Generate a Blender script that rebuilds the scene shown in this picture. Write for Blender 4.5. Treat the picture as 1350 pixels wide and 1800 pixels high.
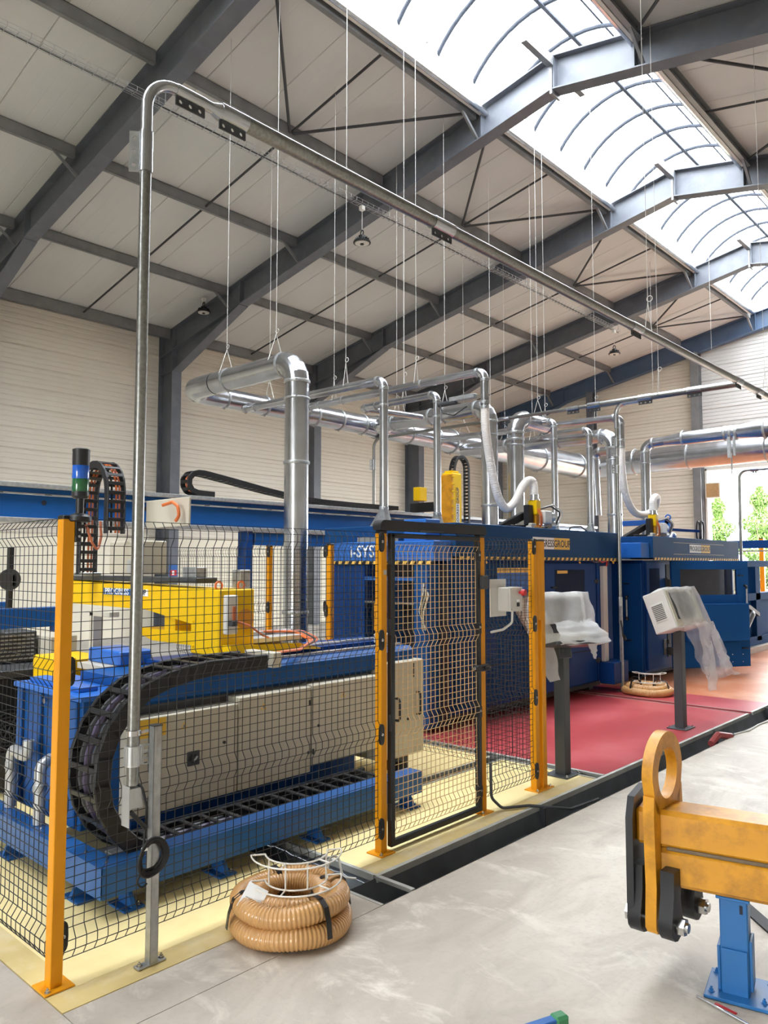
import bpy, math, random
from mathutils import Vector, Matrix
random.seed(7)
for o in list(bpy.data.objects): bpy.data.objects.remove(o)
S = bpy.context.scene
COL = S.collection
# ------------------------------------------------------------------ camera
cd = bpy.data.cameras.new('camera'); cam = bpy.data.objects.new('camera', cd); COL.objects.link(cam)
cd.sensor_fit = 'VERTICAL'; cd.sensor_height = 36.0; cd.lens = 1348.0/1800*36
cd.clip_start = 0.05; cd.clip_end = 500
cam.location = (0, 0, 1.8); cam.rotation_euler = (math.radians(93.92), 0, math.radians(42.54))
S.camera = cam
# ------------------------------------------------------------------ world: bright even overcast sky
W = bpy.data.worlds.new('sky'); S.world = W; W.use_nodes = True
wn = W.node_tree; wn.nodes.clear()
wo = wn.nodes.new('ShaderNodeOutputWorld'); bg = wn.nodes.new('ShaderNodeBackground')
bg.inputs[0].default_value = (0.93, 0.97, 1.0, 1); bg.inputs[1].default_value = 4.6
wn.links.new(bg.outputs[0], wo.inputs[0])
S.view_settings.view_transform = 'Standard'; S.view_settings.look = 'None'
S.view_settings.gamma = 1; S.view_settings.use_curve_mapping = False
S.view_settings.exposure = 2.35
try:
    S.cycles.max_bounces = 10; S.cycles.diffuse_bounces = 6; S.cycles.glossy_bounces = 4; S.cycles.transparent_max_bounces = 16
    S.cycles.sample_clamp_indirect = 6
except Exception: pass
def portal(name, loc, rot, sx, sy):            # daylight portals: skylight, back door, and an unseen front opening added for light
    l = bpy.data.lights.new(name, 'AREA'); l.shape = 'RECTANGLE'; l.size = sx; l.size_y = sy
    l.cycles.is_portal = True
    o = bpy.data.objects.new(name, l); COL.objects.link(o); o.location = loc; o.rotation_euler = rot
portal('skylight_portal', (-6.1, 5.5, 10.62), (0, 0, 0), 2.9, 39.0)
portal('back_door_portal', (-5.9, 26.25, 2.5), (math.radians(-90), 0, 0), 6.6, 5.0)
portal('added_front_portal', (0.0, -14.35, 2.1), (math.radians(90), 0, 0), 5.0, 4.2)
# ------------------------------------------------------------------ materials
def L(c):                                       # sRGB 0-255 -> linear
    return tuple(((x/255)/12.92 if x/255 <= .04045 else ((x/255+.055)/1.055)**2.4) for x in c)
MATS = {}
def mat(name, rgb, rough=.5, metal=0., var=.12, scale=3., bump=0., bscale=40., spec=.5, dirt=None, dirt_amt=.3, dscale=2., stretch=(1,1,1), trans=0., coat=0.):
    m = bpy.data.materials.new(name); m.use_nodes = True; nt = m.node_tree; N = nt.nodes; K = nt.links
    b = N['Principled BSDF']; c = L(rgb)
    tc = N.new('ShaderNodeTexCoord'); mp = N.new('ShaderNodeMapping'); mp.inputs['Scale'].default_value = stretch
    K.new(tc.outputs['Object'], mp.inputs[0])
    n = N.new('ShaderNodeTexNoise'); n.inputs['Scale'].default_value = scale; n.inputs['Detail'].default_value = 5
    K.new(mp.outputs[0], n.inputs['Vector'])
    r = N.new('ShaderNodeValToRGB'); r.color_ramp.elements[0].position = .3; r.color_ramp.elements[1].position = .7
    r.color_ramp.elements[0].color = tuple(x*(1-var) for x in c)+(1,); r.color_ramp.elements[1].color = tuple(min(1, x*(1+var*.6)) for x in c)+(1,)
    K.new(n.outputs['Fac'], r.inputs[0]); out = r.outputs[0]
    if dirt:
        n2 = N.new('ShaderNodeTexNoise'); n2.inputs['Scale'].default_value = dscale; n2.inputs['Detail'].default_value = 8; n2.inputs['Roughness'].default_value = .65
        K.new(mp.outputs[0], n2.inputs['Vector'])
        r2 = N.new('ShaderNodeValToRGB'); r2.color_ramp.elements[0].position = .47; r2.color_ramp.elements[1].position = .68
        r2.color_ramp.elements[0].color = (0,0,0,1); r2.color_ramp.elements[1].color = (dirt_amt,)*3+(1,)
        K.new(n2.outputs['Fac'], r2.inputs[0])
        mx = N.new('ShaderNodeMixRGB'); mx.inputs[2].default_value = L(dirt)+(1,)
        K.new(r2.outputs[0], mx.inputs[0]); K.new(out, mx.inputs[1]); out = mx.outputs[0]
    K.new(out, b.inputs['Base Color'])
    b.inputs['Roughness'].default_value = rough; b.inputs['Metallic'].default_value = metal
    b.inputs['Specular IOR Level'].default_value = spec
    if coat: b.inputs['Coat Weight'].default_value = coat
    if trans: b.inputs['Transmission Weight'].default_value = trans
    mr = N.new('ShaderNodeMapRange'); mr.inputs['To Min'].default_value = max(.03, rough-.06); mr.inputs['To Max'].default_value = min(1, rough+.08)
    K.new(n.outputs['Fac'], mr.inputs[0]); K.new(mr.outputs[0], b.inputs['Roughness'])
    if bump:
        n3 = N.new('ShaderNodeTexNoise'); n3.inputs['Scale'].default_value = bscale; n3.inputs['Detail'].default_value = 4
        K.new(mp.outputs[0], n3.inputs['Vector'])
        bp = N.new('ShaderNodeBump'); bp.inputs['Strength'].default_value = bump; bp.inputs['Distance'].default_value = .02
        K.new(n3.outputs['Fac'], bp.inputs['Height']); K.new(bp.outputs[0], b.inputs['Normal'])
    MATS[name] = m; return m
def film(name, rgb, opac, rough=.25, bump=0.):   # thin clear / milky sheet
    m = bpy.data.materials.new(name); m.use_nodes = True; nt = m.node_tree; N = nt.nodes; K = nt.links
    N.clear(); o = N.new('ShaderNodeOutputMaterial'); t = N.new('ShaderNodeBsdfTransparent'); p = N.new('ShaderNodeBsdfPrincipled')
    tr = N.new('ShaderNodeBsdfTranslucent'); a = N.new('ShaderNodeMixShader'); b = N.new('ShaderNodeMixShader')
    c = L(rgb)+(1,); p.inputs['Base Color'].default_value = c; p.inputs['Roughness'].default_value = rough; tr.inputs[0].default_value = c
    t.inputs[0].default_value = (.97, .98, 1, 1)
    n = N.new('ShaderNodeTexNoise'); n.inputs['Scale'].default_value = 9; n.inputs['Detail'].default_value = 6
    tc = N.new('ShaderNodeTexCoord'); K.new(tc.outputs['Object'], n.inputs['Vector'])
    mr = N.new('ShaderNodeMapRange'); mr.inputs['To Min'].default_value = max(0, opac-.12); mr.inputs['To Max'].default_value = min(1, opac+.12)
    K.new(n.outputs['Fac'], mr.inputs[0])
    a.inputs[0].default_value = .45; K.new(p.outputs[0], a.inputs[1]); K.new(tr.outputs[0], a.inputs[2])
    K.new(mr.outputs[0], b.inputs[0]); K.new(t.outputs[0], b.inputs[1]); K.new(a.outputs[0], b.inputs[2]); K.new(b.outputs[0], o.inputs[0])
    if bump:
        bp = N.new('ShaderNodeBump'); bp.inputs['Strength'].default_value = bump; v = N.new('ShaderNodeTexVoronoi'); v.inputs['Scale'].default_value = 90
        K.new(tc.outputs['Object'], v.inputs['Vector']); K.new(v.outputs[0], bp.inputs['Height']); K.new(bp.outputs[0], p.inputs['Normal'])
    MATS[name] = m; return m
mat('wall_panel', (218, 211, 197), .42, var=.03, scale=1.2)
mat('wall_panel_grey', (206, 206, 203), .42, var=.03, scale=1.2)
mat('wall_plinth', (236, 229, 208), .6, var=.04, scale=.8)
mat('roof_panel', (201, 201, 197), .5, var=.03, scale=.7)
mat('frame_steel', (94, 98, 106), .42, var=.12, scale=2., dirt=(120, 124, 130), dirt_amt=.35, dscale=3.)
mat('frame_blue_steel', (76, 96, 124), .45, var=.1)
mat('purlin_steel', (132, 133, 134), .45, metal=.35, var=.15, scale=4.)
mat('rib_grey', (58, 62, 70), .7, var=.05, spec=.1)
mat('galv', (190, 192, 196), .22, metal=.95, var=.14, scale=5., bump=.02, bscale=9.)
mat('galv_dull', (178, 180, 180), .42, metal=.8, var=.22, scale=22., bump=.03)
mat('galv_pipe', (150, 150, 146), .3, metal=.95, var=.22, scale=60.)
mat('bracket_alu', (196, 197, 196), .4, metal=.55, var=.1)
mat('steel_bright', (205, 205, 205), .22, metal=1., var=.08)
def concrete_mat(name, base, dark, light):
    m = bpy.data.materials.new(name); m.use_nodes = True; nt = m.node_tree; N = nt.nodes; K = nt.links; b = N['Principled BSDF']
    tc = N.new('ShaderNodeTexCoord'); cur = None
    def layer(scale, det, lo, hi, col, amt, stretch=(1, 1, 1), rough=.6, dist=0.):
        nonlocal cur
        mp = N.new('ShaderNodeMapping'); mp.inputs['Scale'].default_value = stretch; K.new(tc.outputs['Object'], mp.inputs[0])
        n = N.new('ShaderNodeTexNoise'); n.inputs['Scale'].default_value = scale; n.inputs['Detail'].default_value = det; n.inputs['Roughness'].default_value = rough; n.inputs['Distortion'].default_value = dist
        K.new(mp.outputs[0], n.inputs['Vector'])
        r = N.new('ShaderNodeMapRange'); r.inputs['From Min'].default_value = lo; r.inputs['From Max'].default_value = hi; r.inputs['To Max'].default_value = amt
        K.new(n.outputs['Fac'], r.inputs[0])
        mx = N.new('ShaderNodeMixRGB'); mx.inputs[2].default_value = L(col)+(1,); K.new(r.outputs[0], mx.inputs[0])
        if cur is None: mx.inputs[1].default_value = L(base)+(1,)
        else: K.new(cur, mx.inputs[1])
        cur = mx.outputs[0]; return n
    layer(.55, 8, .40, .66, dark, .8, (1, .6, 1), .6, .6)
    layer(2.6, 10, .46, .68, dark, .75, (1, .5, 1), .65, 1.)
    layer(3.4, 10, .52, .70, light, .7, (.6, 1, 1), .65, 1.2)
    n = layer(34, 6, .5, .75, dark, .35)
    K.new(cur, b.inputs['Base Color']); b.inputs['Roughness'].default_value = .52
    bp = N.new('ShaderNodeBump'); bp.inputs['Strength'].default_value = .06; bp.inputs['Distance'].default_value = .01; K.new(n.outputs['Fac'], bp.inputs['Height']); K.new(bp.outputs[0], b.inputs['Normal'])
    MATS[name] = m
concrete_mat('concrete', (203, 194, 179), (158, 147, 133), (224, 216, 201))
mat('concrete_light', (196, 191, 183), .6, var=.12, scale=1.3, dirt=(160, 150, 140), dirt_amt=.4)
mat('floor_yellow', (241, 221, 160), .38, var=.05, scale=1.5, dirt=(214, 190, 120), dirt_amt=.35, dscale=2.5)
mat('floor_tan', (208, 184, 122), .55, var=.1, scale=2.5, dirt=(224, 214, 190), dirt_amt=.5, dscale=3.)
mat('floor_red', (176, 62, 66), .36, var=.12, scale=1.2, dirt=(196, 110, 112), dirt_amt=.35, dscale=1.2)
mat('floor_orange', (196, 118, 74), .38, var=.14, scale=1.1, dirt=(222, 180, 150), dirt_amt=.5, dscale=1.)
mat('liner_black', (92, 97, 102), .36, var=.2, scale=6., bump=.25, bscale=7.)
mat('edge_steel', (182, 182, 174), .5, metal=.4, var=.15, scale=6.)
mat('post_yellow', (222, 148, 18), .38, var=.05, scale=4., spec=.25)
mat('mesh_black', (30, 30, 31), .45, var=.05)
mat('gate_wire', (204, 168, 118), .4, var=.06)
mat('black_plastic', (26, 26, 28), .42, var=.1)
mat('black_rubber', (20, 20, 21), .6, var=.2)
mat('graphite', (58, 60, 62), .45, var=.1)
mat('blue', (24, 78, 140), .3, var=.04, scale=2., spec=.2)
mat('blue_mid', (20, 62, 124), .36, var=.05, scale=2., spec=.12)
mat('blue_hood', (30, 70, 116), .5, var=.06, scale=2., spec=.05)
mat('blue_matte', (30, 78, 136), .6, var=.05, scale=2., spec=.03)
mat('blue_bright', (40, 104, 188), .3, var=.05)
mat('blue_frame', (38, 88, 148), .3, var=.04, spec=.25)
mat('blue_stand', (38, 106, 168), .36, var=.06, scale=5.)
mat('machine_yellow', (236, 190, 14), .36, var=.05, spec=.25)
mat('beam_yellow', (216, 150, 30), .36, var=.08, scale=6., dirt=(116, 74, 30), dirt_amt=.55, dscale=7.)
mat('hazard_black', (24, 24, 24), .5, var=.1)
mat('hazard_yellow', (240, 196, 96), .5, var=.05)
mat('cabinet', (196, 189, 171), .42, var=.03)
mat('cabinet_light', (205, 203, 196), .42, var=.03)
mat('white', (236, 236, 234), .4, var=.03)
mat('label_white', (240, 240, 238), .5, var=.02)
mat('label_yellow', (232, 186, 60), .5, var=.02)
mat('label_blue', (28, 92, 160), .5, var=.02)
mat('ink', (24, 28, 40), .5, var=.0)
mat('ink_white', (244, 244, 244), .5, var=.0)
mat('red', (200, 40, 42), .4, var=.05)
mat('copper', (198, 110, 70), .45, var=.1)
mat('orange_cable', (214, 110, 52), .45, var=.1)
mat('purple_cable', (70, 62, 84), .45, var=.1)
mat('green_cap', (58, 128, 84), .5, var=.08)
mat('lens_blue', (20, 92, 196), .12, var=.0, coat=.5)
mat('lens_green', (22, 96, 52), .12, var=.0, coat=.5)
mat('hose_tan', (200, 152, 96), .22, var=.08, scale=8., coat=.3)
mat('hose_rib', (186, 140, 92), .3, var=.08)
mat('hose_white', (228, 222, 216), .4, var=.04)
mat('plastic_strap', (38, 34, 32), .4, var=.1)
mat('wire_white', (222, 216, 204), .4, var=.03)
mat('wire_grey', (206, 204, 198), .5, var=.03)
mat('window_dark', (48, 44, 46), .08, var=.2, scale=1.)
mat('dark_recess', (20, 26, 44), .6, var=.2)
mat('lamp_disc', (214, 212, 204), .35, var=.03)
mat('trunk', (120, 104, 84), .8, var=.2, scale=8.)
mat('leaf', (62, 92, 34), .6, var=.3, scale=1.5)
mat('leaf_light', (84, 112, 46), .6, var=.25, scale=1.5)
mat('ground_out', (120, 112, 92), .9, var=.2, scale=.6)
mat('wood', (170, 136, 92), .6, var=.3, scale=9., stretch=(1, 1, 6))
mat('red_floor_hose', (150, 60, 60), .5)
film('bubble_wrap', (244, 244, 242), .58, .2, .5)
film('film_clear', (240, 240, 240), .34, .12)
film('skylight_sheet', (250, 252, 255), .25, .3)
film('tinted_window', (26, 24, 28), .55, .05)
film('clear_plastic', (225, 228, 232), .3, .2)
# ------------------------------------------------------------------ mesh helpers
ORG = {}
class MB:
    def __init__(s): s.v = []; s.f = []; s.mi = []
    def add(s, vs, fs):
        n = len(s.v); s.v += [tuple(p) for p in vs]; s.f += [tuple(i+n for i in f) for f in fs]; return s
    def box(s, x0, x1, y0, y1, z0, z1, b=0.):
        if x0 > x1: x0, x1 = x1, x0
        if y0 > y1: y0, y1 = y1, y0
        if z0 > z1: z0, z1 = z1, z0
        return s.obox(((x0+x1)/2, (y0+y1)/2, (z0+z1)/2), (x1-x0, y1-y0, z1-z0), None, b)
    def obox(s, c, size, R=None, b=0.):
        hx, hy, hz = size[0]/2, size[1]/2, size[2]/2; c = Vector(c); vs = []; fs = []
        b = min(b, hx*.49, hy*.49, hz*.49)
        if b <= 0:
            for sx in (-1, 1):
                for sy in (-1, 1):
                    for sz in (-1, 1): vs.append(Vector((sx*hx, sy*hy, sz*hz)))
            fs = [(0,1,3,2), (4,6,7,5), (0,4,5,1), (2,3,7,6), (0,2,6,4), (1,5,7,3)]
        else:
            ix = {}
            for sx in (-1, 1):
                for sy in (-1, 1):
                    for sz in (-1, 1):
                        for a in range(3):
                            p = [sx*(hx-b), sy*(hy-b), sz*(hz-b)]; p[a] = (sx*hx, sy*hy, sz*hz)[a]
                            ix[(sx, sy, sz, a)] = len(vs); vs.append(Vector(p))
            for a in range(3):
                o1, o2 = [(1, 2), (2, 0), (0, 1)][a]
                for sg in (-1, 1):
                    q = []
                    for u, w in ((-1,-1), (1,-1), (1,1), (-1,1)):
                        k = [0,0,0]; k[a] = sg; k[o1] = u; k[o2] = w; q.append(ix[(k[0],k[1],k[2],a)])
                    fs.append(tuple(q if sg > 0 else q[::-1]))
                for u in (-1, 1):
                    for w in (-1, 1):
                        k0 = [0,0,0]; k0[o1] = u; k0[o2] = w; k1 = k0[:]; k0[a] = -1; k1[a] = 1
                        q = [ix[(*k0, o1)], ix[(*k1, o1)], ix[(*k1, o2)], ix[(*k0, o2)]]
                        fs.append(tuple(q if u*w < 0 else q[::-1]))
            for sx in (-1, 1):
                for sy in (-1, 1):
                    for sz in (-1, 1):
                        q = [ix[(sx,sy,sz,0)], ix[(sx,sy,sz,1)], ix[(sx,sy,sz,2)]]
                        fs.append(tuple(q if sx*sy*sz > 0 else q[::-1]))
        return s.add([c+(R @ p if R else p) for p in vs], fs)
    def bar(s, p0, p1, w, h, b=0., up=(0,0,1)):      # rectangular bar from p0 to p1
        p0, p1 = Vector(p0), Vector(p1); d = (p1-p0); l = d.length; d.normalize(); up = Vector(up)
        if abs(d.dot(up)) > .98: up = Vector((0, 1, 0))
        x = up.cross(d).normalized(); z = d.cross(x)
        R = Matrix((x, d, z)).transposed()
        return s.obox((p0+p1)/2, (w, l, h), R, b)
    def cyl(s, p0, p1, r, n=16, r2=None, caps=True):
        p0, p1 = Vector(p0), Vector(p1); d = (p1-p0).normalized()
        a = d.orthogonal().normalized(); c = d.cross(a); r2 = r if r2 is None else r2; vs = []
        for p, q in ((p0, r), (p1, r2)):
            for i in range(n):
                t = 2*math.pi*i/n; vs.append(p+a*(q*math.cos(t))+c*(q*math.sin(t)))
        fs = [(i, (i+1) % n, n+(i+1) % n, n+i) for i in range(n)]
        if caps: fs += [tuple(range(n-1, -1, -1)), tuple(range(n, 2*n))]
        return s.add(vs, fs)
    def tube(s, path, r, n=10, closed=False, caps=True):
        P = [Vector(p) for p in path]; m = len(P); vs = []; fs = []; a = None
        rr = r if isinstance(r, (list, tuple)) else [r]*m
        for i in range(m):
            if closed: d = P[(i+1) % m]-P[i-1]
            else: d = P[min(i+1, m-1)]-P[max(i-1, 0)]
            d.normalize()
            if a is None: a = d.orthogonal().normalized()
            else:
                a = a-d*a.dot(d)
                a = d.orthogonal().normalized() if a.length < 1e-6 else a.normalized()
            c = d.cross(a); k = 1.0
            if 0 < i < m-1 or closed:
                e0 = (P[i]-P[i-1]).normalized(); k = 1/max(.5, e0.dot(d))
                # widen in bend plane
                bn = (e0-d*e0.dot(d)); bn = bn.normalized() if bn.length > 1e-5 else None
            else: bn = None
            for j in range(n):
                t = 2*math.pi*j/n; o = a*(rr[i]*math.cos(t))+c*(rr[i]*math.sin(t))
                if bn is not None: o += bn*(o.dot(bn)*(k-1))
                vs.append(P[i]+o)
        for i in range(m if closed else m-1):
            for j in range(n):
                k0 = i*n; k1 = ((i+1) % m)*n; fs.append((k0+j, k0+(j+1) % n, k1+(j+1) % n, k1+j))
        if caps and not closed: fs += [tuple(range(n-1, -1, -1)), tuple(range((m-1)*n, m*n))]
        return s.add(vs, fs)
    def prism(s, poly, ax, a0, a1):                   # poly in the two other axes (order x,y,z), extruded along ax
        n = len(poly); vs = []
        for a in (a0, a1):
            for u, w in poly: vs.append({'x': (a, u, w), 'y': (u, a, w), 'z': (u, w, a)}[ax])
        fs = [(i, (i+1) % n, n+(i+1) % n, n+i) for i in range(n)]+[tuple(range(n-1, -1, -1)), tuple(range(n, 2*n))]
        return s.add(vs, fs)
    def lathe(s, c, prof, n=20):                      # prof: (r,z) about vertical axis at c
        vs = []; fs = []; m = len(prof)
        for r, z in prof:
            for j in range(n):
                t = 2*math.pi*j/n; vs.append((c[0]+r*math.cos(t), c[1]+r*math.sin(t), c[2]+z))
        for i in range(m-1):
            for j in range(n): fs.append((i*n+j, i*n+(j+1) % n, (i+1)*n+(j+1) % n, (i+1)*n+j))
        fs += [tuple(range(n-1, -1, -1)), tuple(range((m-1)*n, m*n))]
        return s.add(vs, fs)
    def bolt(s, p, d=(0,0,1), r=.009, h=.012):
        p = Vector(p); d = Vector(d); s.cyl(p, p+d*.003, r*1.5, 10); s.cyl(p+d*.003, p+d*h, r, 6); return s.cyl(p+d*h, p+d*(h+.008), r*.5, 8)
    def xf(s, M): s.v = [tuple(M @ Vector(p)) for p in s.v]; return s
    def build(s, name, m, parent=None, smooth=True, ang=32, org=None):
        me = bpy.data.meshes.new(name)
        if parent is not None: org = Vector(ORG[parent.name])
        elif org is None:
            xs = [p[0] for p in s.v]; ys = [p[1] for p in s.v]; zs = [p[2] for p in s.v]
            org = Vector(((min(xs)+max(xs))/2, (min(ys)+max(ys))/2, min(zs)))
        org = Vector(org)
        me.from_pydata([tuple(Vector(p)-org) for p in s.v], [], s.f); me.validate(verbose=False)
        if smooth and me.polygons:
            me.polygons.foreach_set('use_smooth', [True]*len(me.polygons)); me.set_sharp_from_angle(angle=math.radians(ang))
        me.materials.append(MATS[m] if isinstance(m, str) else m)
        o = bpy.data.objects.new(name, me); COL.objects.link(o)
        if parent is not None: o.parent = parent
        else: o.location = org
        ORG[o.name] = org; return o
def tag(o, label, cat, group=None, kind=None):
    if label: o['label'] = label
    if cat: o['category'] = cat
    if group: o['group'] = group
    if kind: o['kind'] = kind
    return o
def thing(name, label, cat, loc=(0,0,0), group=None):
    o = bpy.data.objects.new(name, None); COL.objects.link(o); o.location = loc; o.empty_display_size = .1
    ORG[o.name] = Vector(loc); return tag(o, label, cat, group)
def structure(name, loc=(0,0,0)):
    o = bpy.data.objects.new(name, None); COL.objects.link(o); o.location = loc; ORG[o.name] = Vector(loc); o['kind'] = 'structure'; return o
def inst(src, parent, off, rot=None, name=None):      # copy sharing mesh data; off = translation in world
    o = src.copy(); COL.objects.link(o); o.parent = parent
    if name: o.name = name
    o.location = Vector(src.location)+Vector(off)
    if rot: o.rotation_euler = rot
    return o
def copy_tree(o, loc, label=None, parent=None):
    c = o.copy(); COL.objects.link(c); c.parent = parent
    if parent is None: c.location = loc; ORG[c.name] = Vector(loc)
    if label: c['label'] = label
    for ch in list(o.children): copy_tree(ch, None, None, c)
    return c
def bend(pts, r, n=6):                                # polyline with rounded corners
    P = [Vector(p) for p in pts]; out = [P[0]]
    for i in range(1, len(P)-1):
        a = (P[i-1]-P[i]).normalized(); b = (P[i+1]-P[i]).normalized(); th = a.angle(b)
        if th > 3.1: out.append(P[i]); continue
        d = r/math.tan(th/2); t0 = P[i]+a*d; t1 = P[i]+b*d
        c = P[i]+(a+b).normalized()*(r/math.sin(th/2)); u = (t0-c); w = (t1-c); tot = u.angle(w); ax = u.cross(w).normalized()
        for k in range(n+1): out.append(c+Matrix.Rotation(tot*k/n, 3, ax) @ u)
    out.append(P[-1]); return out
def text(txt, name, m, parent, M, size, depth=.002, align='CENTER'):
    cu = bpy.data.curves.new('t', 'FONT'); cu.body = txt; cu.size = size; cu.align_x = align; cu.align_y = 'CENTER'; cu.extrude = depth; cu.offset = size*.012
    cu.resolution_u = 3
    ob = bpy.data.objects.new('t', cu); COL.objects.link(ob)
    dg = bpy.context.evaluated_depsgraph_get(); me = bpy.data.meshes.new_from_object(ob.evaluated_get(dg))
    bpy.data.objects.remove(ob)
    me.transform(Matrix.Translation(-Vector(ORG[parent.name])) @ M); me.materials.clear(); me.materials.append(MATS[m]); me.name = name
    o = bpy.data.objects.new(name, me); COL.objects.link(o); o.parent = parent; ORG[o.name] = ORG[parent.name]; return o
def facing(loc, d):                                   # text frame on a vertical face looking to d
    d = Vector(d).normalized(); x = Vector((0,0,1)).cross(d); z = Vector((0,0,1))
    M = Matrix((x, z, d)).transposed().to_4x4(); M.translation = Vector(loc); return M
def I_section(mb, p0, p1, h, w, tf, tw, side):        # I beam, depth measured down from p0-p1 (top line); side = flange direction
    p0, p1 = Vector(p0), Vector(p1); s_ = Vector(side); dn = Vector((0,0,-1))
    def slab(o0, o1, ww):
        vs = [];
        for p in (p0, p1):
            for a in (-ww/2, ww/2):
                for q in (o0, o1): vs.append(p+s_*a+dn*q)
        mb.add(vs, [(0,1,3,2), (4,6,7,5), (0,4,5,1), (2,3,7,6), (0,2,6,4), (1,5,7,3)])
    slab(0, tf, w); slab(h-tf, h, w); slab(tf, h-tf, tw); return mb
# ================================================================== SHELL
XW, XI, XR, RX = -17.85, -17.2, 5.65, -6.1
FR = [0.9+4.95*i for i in range(-3, 6)]                 # portal frames along y, last one at the back gable
YB, YF = 26.0, -14.3
def RZ(x): return 7.91+.196*((x if x <= RX else 2*RX-x)+17.3)
def mir(x): return 2*RX-x
# ---- floor
floor = structure('floor')
MB().box(-2.838, XR, YF, YB, -.25, 0).build('concrete_slab', 'concrete', floor)
MB().box(-18, -2.842, YF, 1.488, -.25, 0).build('concrete_slab', 'concrete', floor)
MB().box(-3.118, -2.842, 1.492, 3.08, -.25, 0).build('concrete_slab', 'concrete', floor)
MB().box(-18, -9.3, 6.2, YB, -.25, 0).build('concrete_slab', 'concrete_light', floor)
MB().box(-9.3, -3.27, 1.62, 3.08, -.25, .004).build('yellow_floor', 'floor_yellow', floor)
MB().box(-18, -9.302, 1.492, 6.198, -.25, 0).build('concrete_slab', 'concrete_light', floor)
MB().box(-9.3, -5.4, 3.082, 3.33, -.25, .004).build('yellow_floor', 'floor_yellow', floor)
MB().box(-9.3, -4.2, 3.332, 6.05, -.25, .004).build('yellow_floor', 'floor_yellow', floor)
MB().box(-4.2, -4.08, 3.332, 4.75, -.25, .004).build('yellow_floor', 'floor_yellow', floor)
MB().box(-4.08, -3.27, 3.332, 6.05, -.25, .004).build('yellow_floor', 'floor_yellow', floor)
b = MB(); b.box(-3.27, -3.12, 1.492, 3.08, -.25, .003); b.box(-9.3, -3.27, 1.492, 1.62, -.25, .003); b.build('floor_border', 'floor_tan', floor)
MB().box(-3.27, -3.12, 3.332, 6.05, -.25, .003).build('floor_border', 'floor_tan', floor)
MB().box(-9.3, -3.12, 6.2, 9.9, -.25, .002).build('red_floor', 'floor_red', floor)
MB().box(-9.3, -3.12, 10.03, 10.85, -.25, .002).build('red_floor', 'floor_red', floor)
MB().box(-9.3, -3.12, 10.852, YB, -.25, .001).build('orange_floor', 'floor_orange', floor)
# recessed channels with a black liner
def liner(x0, x1, y0, y1, z, amp, nx, ny, name='channel_liner', m='liner_black', zs=0.):
    g = MB(); vs = []; fs = []
    for i in range(nx+1):
        for j in range(ny+1):
            e = 0 if i in (0, nx) else 1
            vs.append((x0+(x1-x0)*i/nx, y0+(y1-y0)*j/ny, z+(zs*i/nx)+e*amp*(random.random()-.5)))
    for i in range(nx):
        for j in range(ny): k = i*(ny+1)+j; fs.append((k, k+ny+1, k+ny+2, k+1))
    g.add(vs, fs); return g.build(name, m, floor)
def side_liner():
    vs = []; fs = []; ny = 260; prof = [(-3.118, -.006), (-3.108, -.05), (-3.098, -.10), (-3.08, -.145), (-2.98, -.155), (-2.842, -.15)]
    for i, (x, z) in enumerate(prof):
        for j in range(ny+1):
            e = 0 if i in (0, 5) else 1; vs.append((x+e*.012*(random.random()-.5), 3.08+(YB-3.08)*j/ny, z+e*.012*(random.random()-.5)))
    for i in range(5):
        for j in range(ny): k = i*(ny+1)+j; fs.append((k, k+1, k+ny+2, k+ny+1))
    MB().add(vs, fs).build('channel_liner', 'liner_black', floor)
side_liner()
liner(-5.4, -3.12, 3.082, 3.33, -.055, .018, 40, 4)
for xx in (-3.119, -2.843): MB().box(xx-.001, xx+.001, 3.08, YB, -.25, -.006).build('channel_side', 'liner_black', floor)
b = MB(); b.box(-5.4, -3.12, 3.079, 3.081, -.25, -.004); b.box(-5.4, -3.12, 3.331, 3.333, -.25, -.004); b.build('channel_side', 'liner_black', floor)
MB().box(-3.135, -3.105, 3.33, 9.9, -.03, .008).build('channel_edging', 'edge_steel', floor)
MB().box(-3.135, -3.105, 10.03, 25.9, -.03, .008).build('channel_edging', 'edge_steel', floor)
b = MB(); b.box(-5.4, -3.135, 3.325, 3.35, -.03, .008); b.build('channel_edging', 'edge_steel', floor)
b = MB(); b.box(-3.11, -2.842, 3.075, 3.095, -.03, .003); b.build('channel_edging', 'edge_steel', floor)
b = MB(); b.bar((-3.118, 3.34, -.004), (-2.845, 3.34, -.004), .03, .02); b.build('channel_edging', 'edge_steel', floor)
for yy in (5.1, 6.9, 8.7, 10.5, 12.3, 14.1): MB().box(-3.118, -3.06, yy, yy+.012, -.15, -.006).build('channel_rib', 'graphite', floor)
MB().box(-9.3, -3.12, 9.9, 10.03, -.1, -.03).build('channel_cover', 'graphite', floor)
b = MB(); b.box(-9.3, -3.135, 9.892, 9.90, -.05, .006); b.box(-9.3, -3.135, 10.03, 10.038, -.05, .006); b.build('channel_edging', 'edge_steel', floor)
b = MB(); b.box(-9.3, -3.12, 6.05, 6.2, -.09, -.05); b.box(-4.2, -4.08, 4.75, 6.05, -.09, -.05); b.build('channel_liner', 'graphite', floor)
b = MB(); b.box(-9.3, -3.135, 6.165, 6.2, -.05, .012); b.box(-9.3, -4.21, 6.045, 6.058, -.05, .012); b.box(-4.07, -3.135, 6.045, 6.058, -.05, .012)
b.box(-4.212, -4.196, 4.75, 6.05, -.05, .012); b.box(-4.084, -4.07, 4.75, 6.05, -.05, .012); b.build('channel_edging', 'edge_steel', floor)
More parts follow.
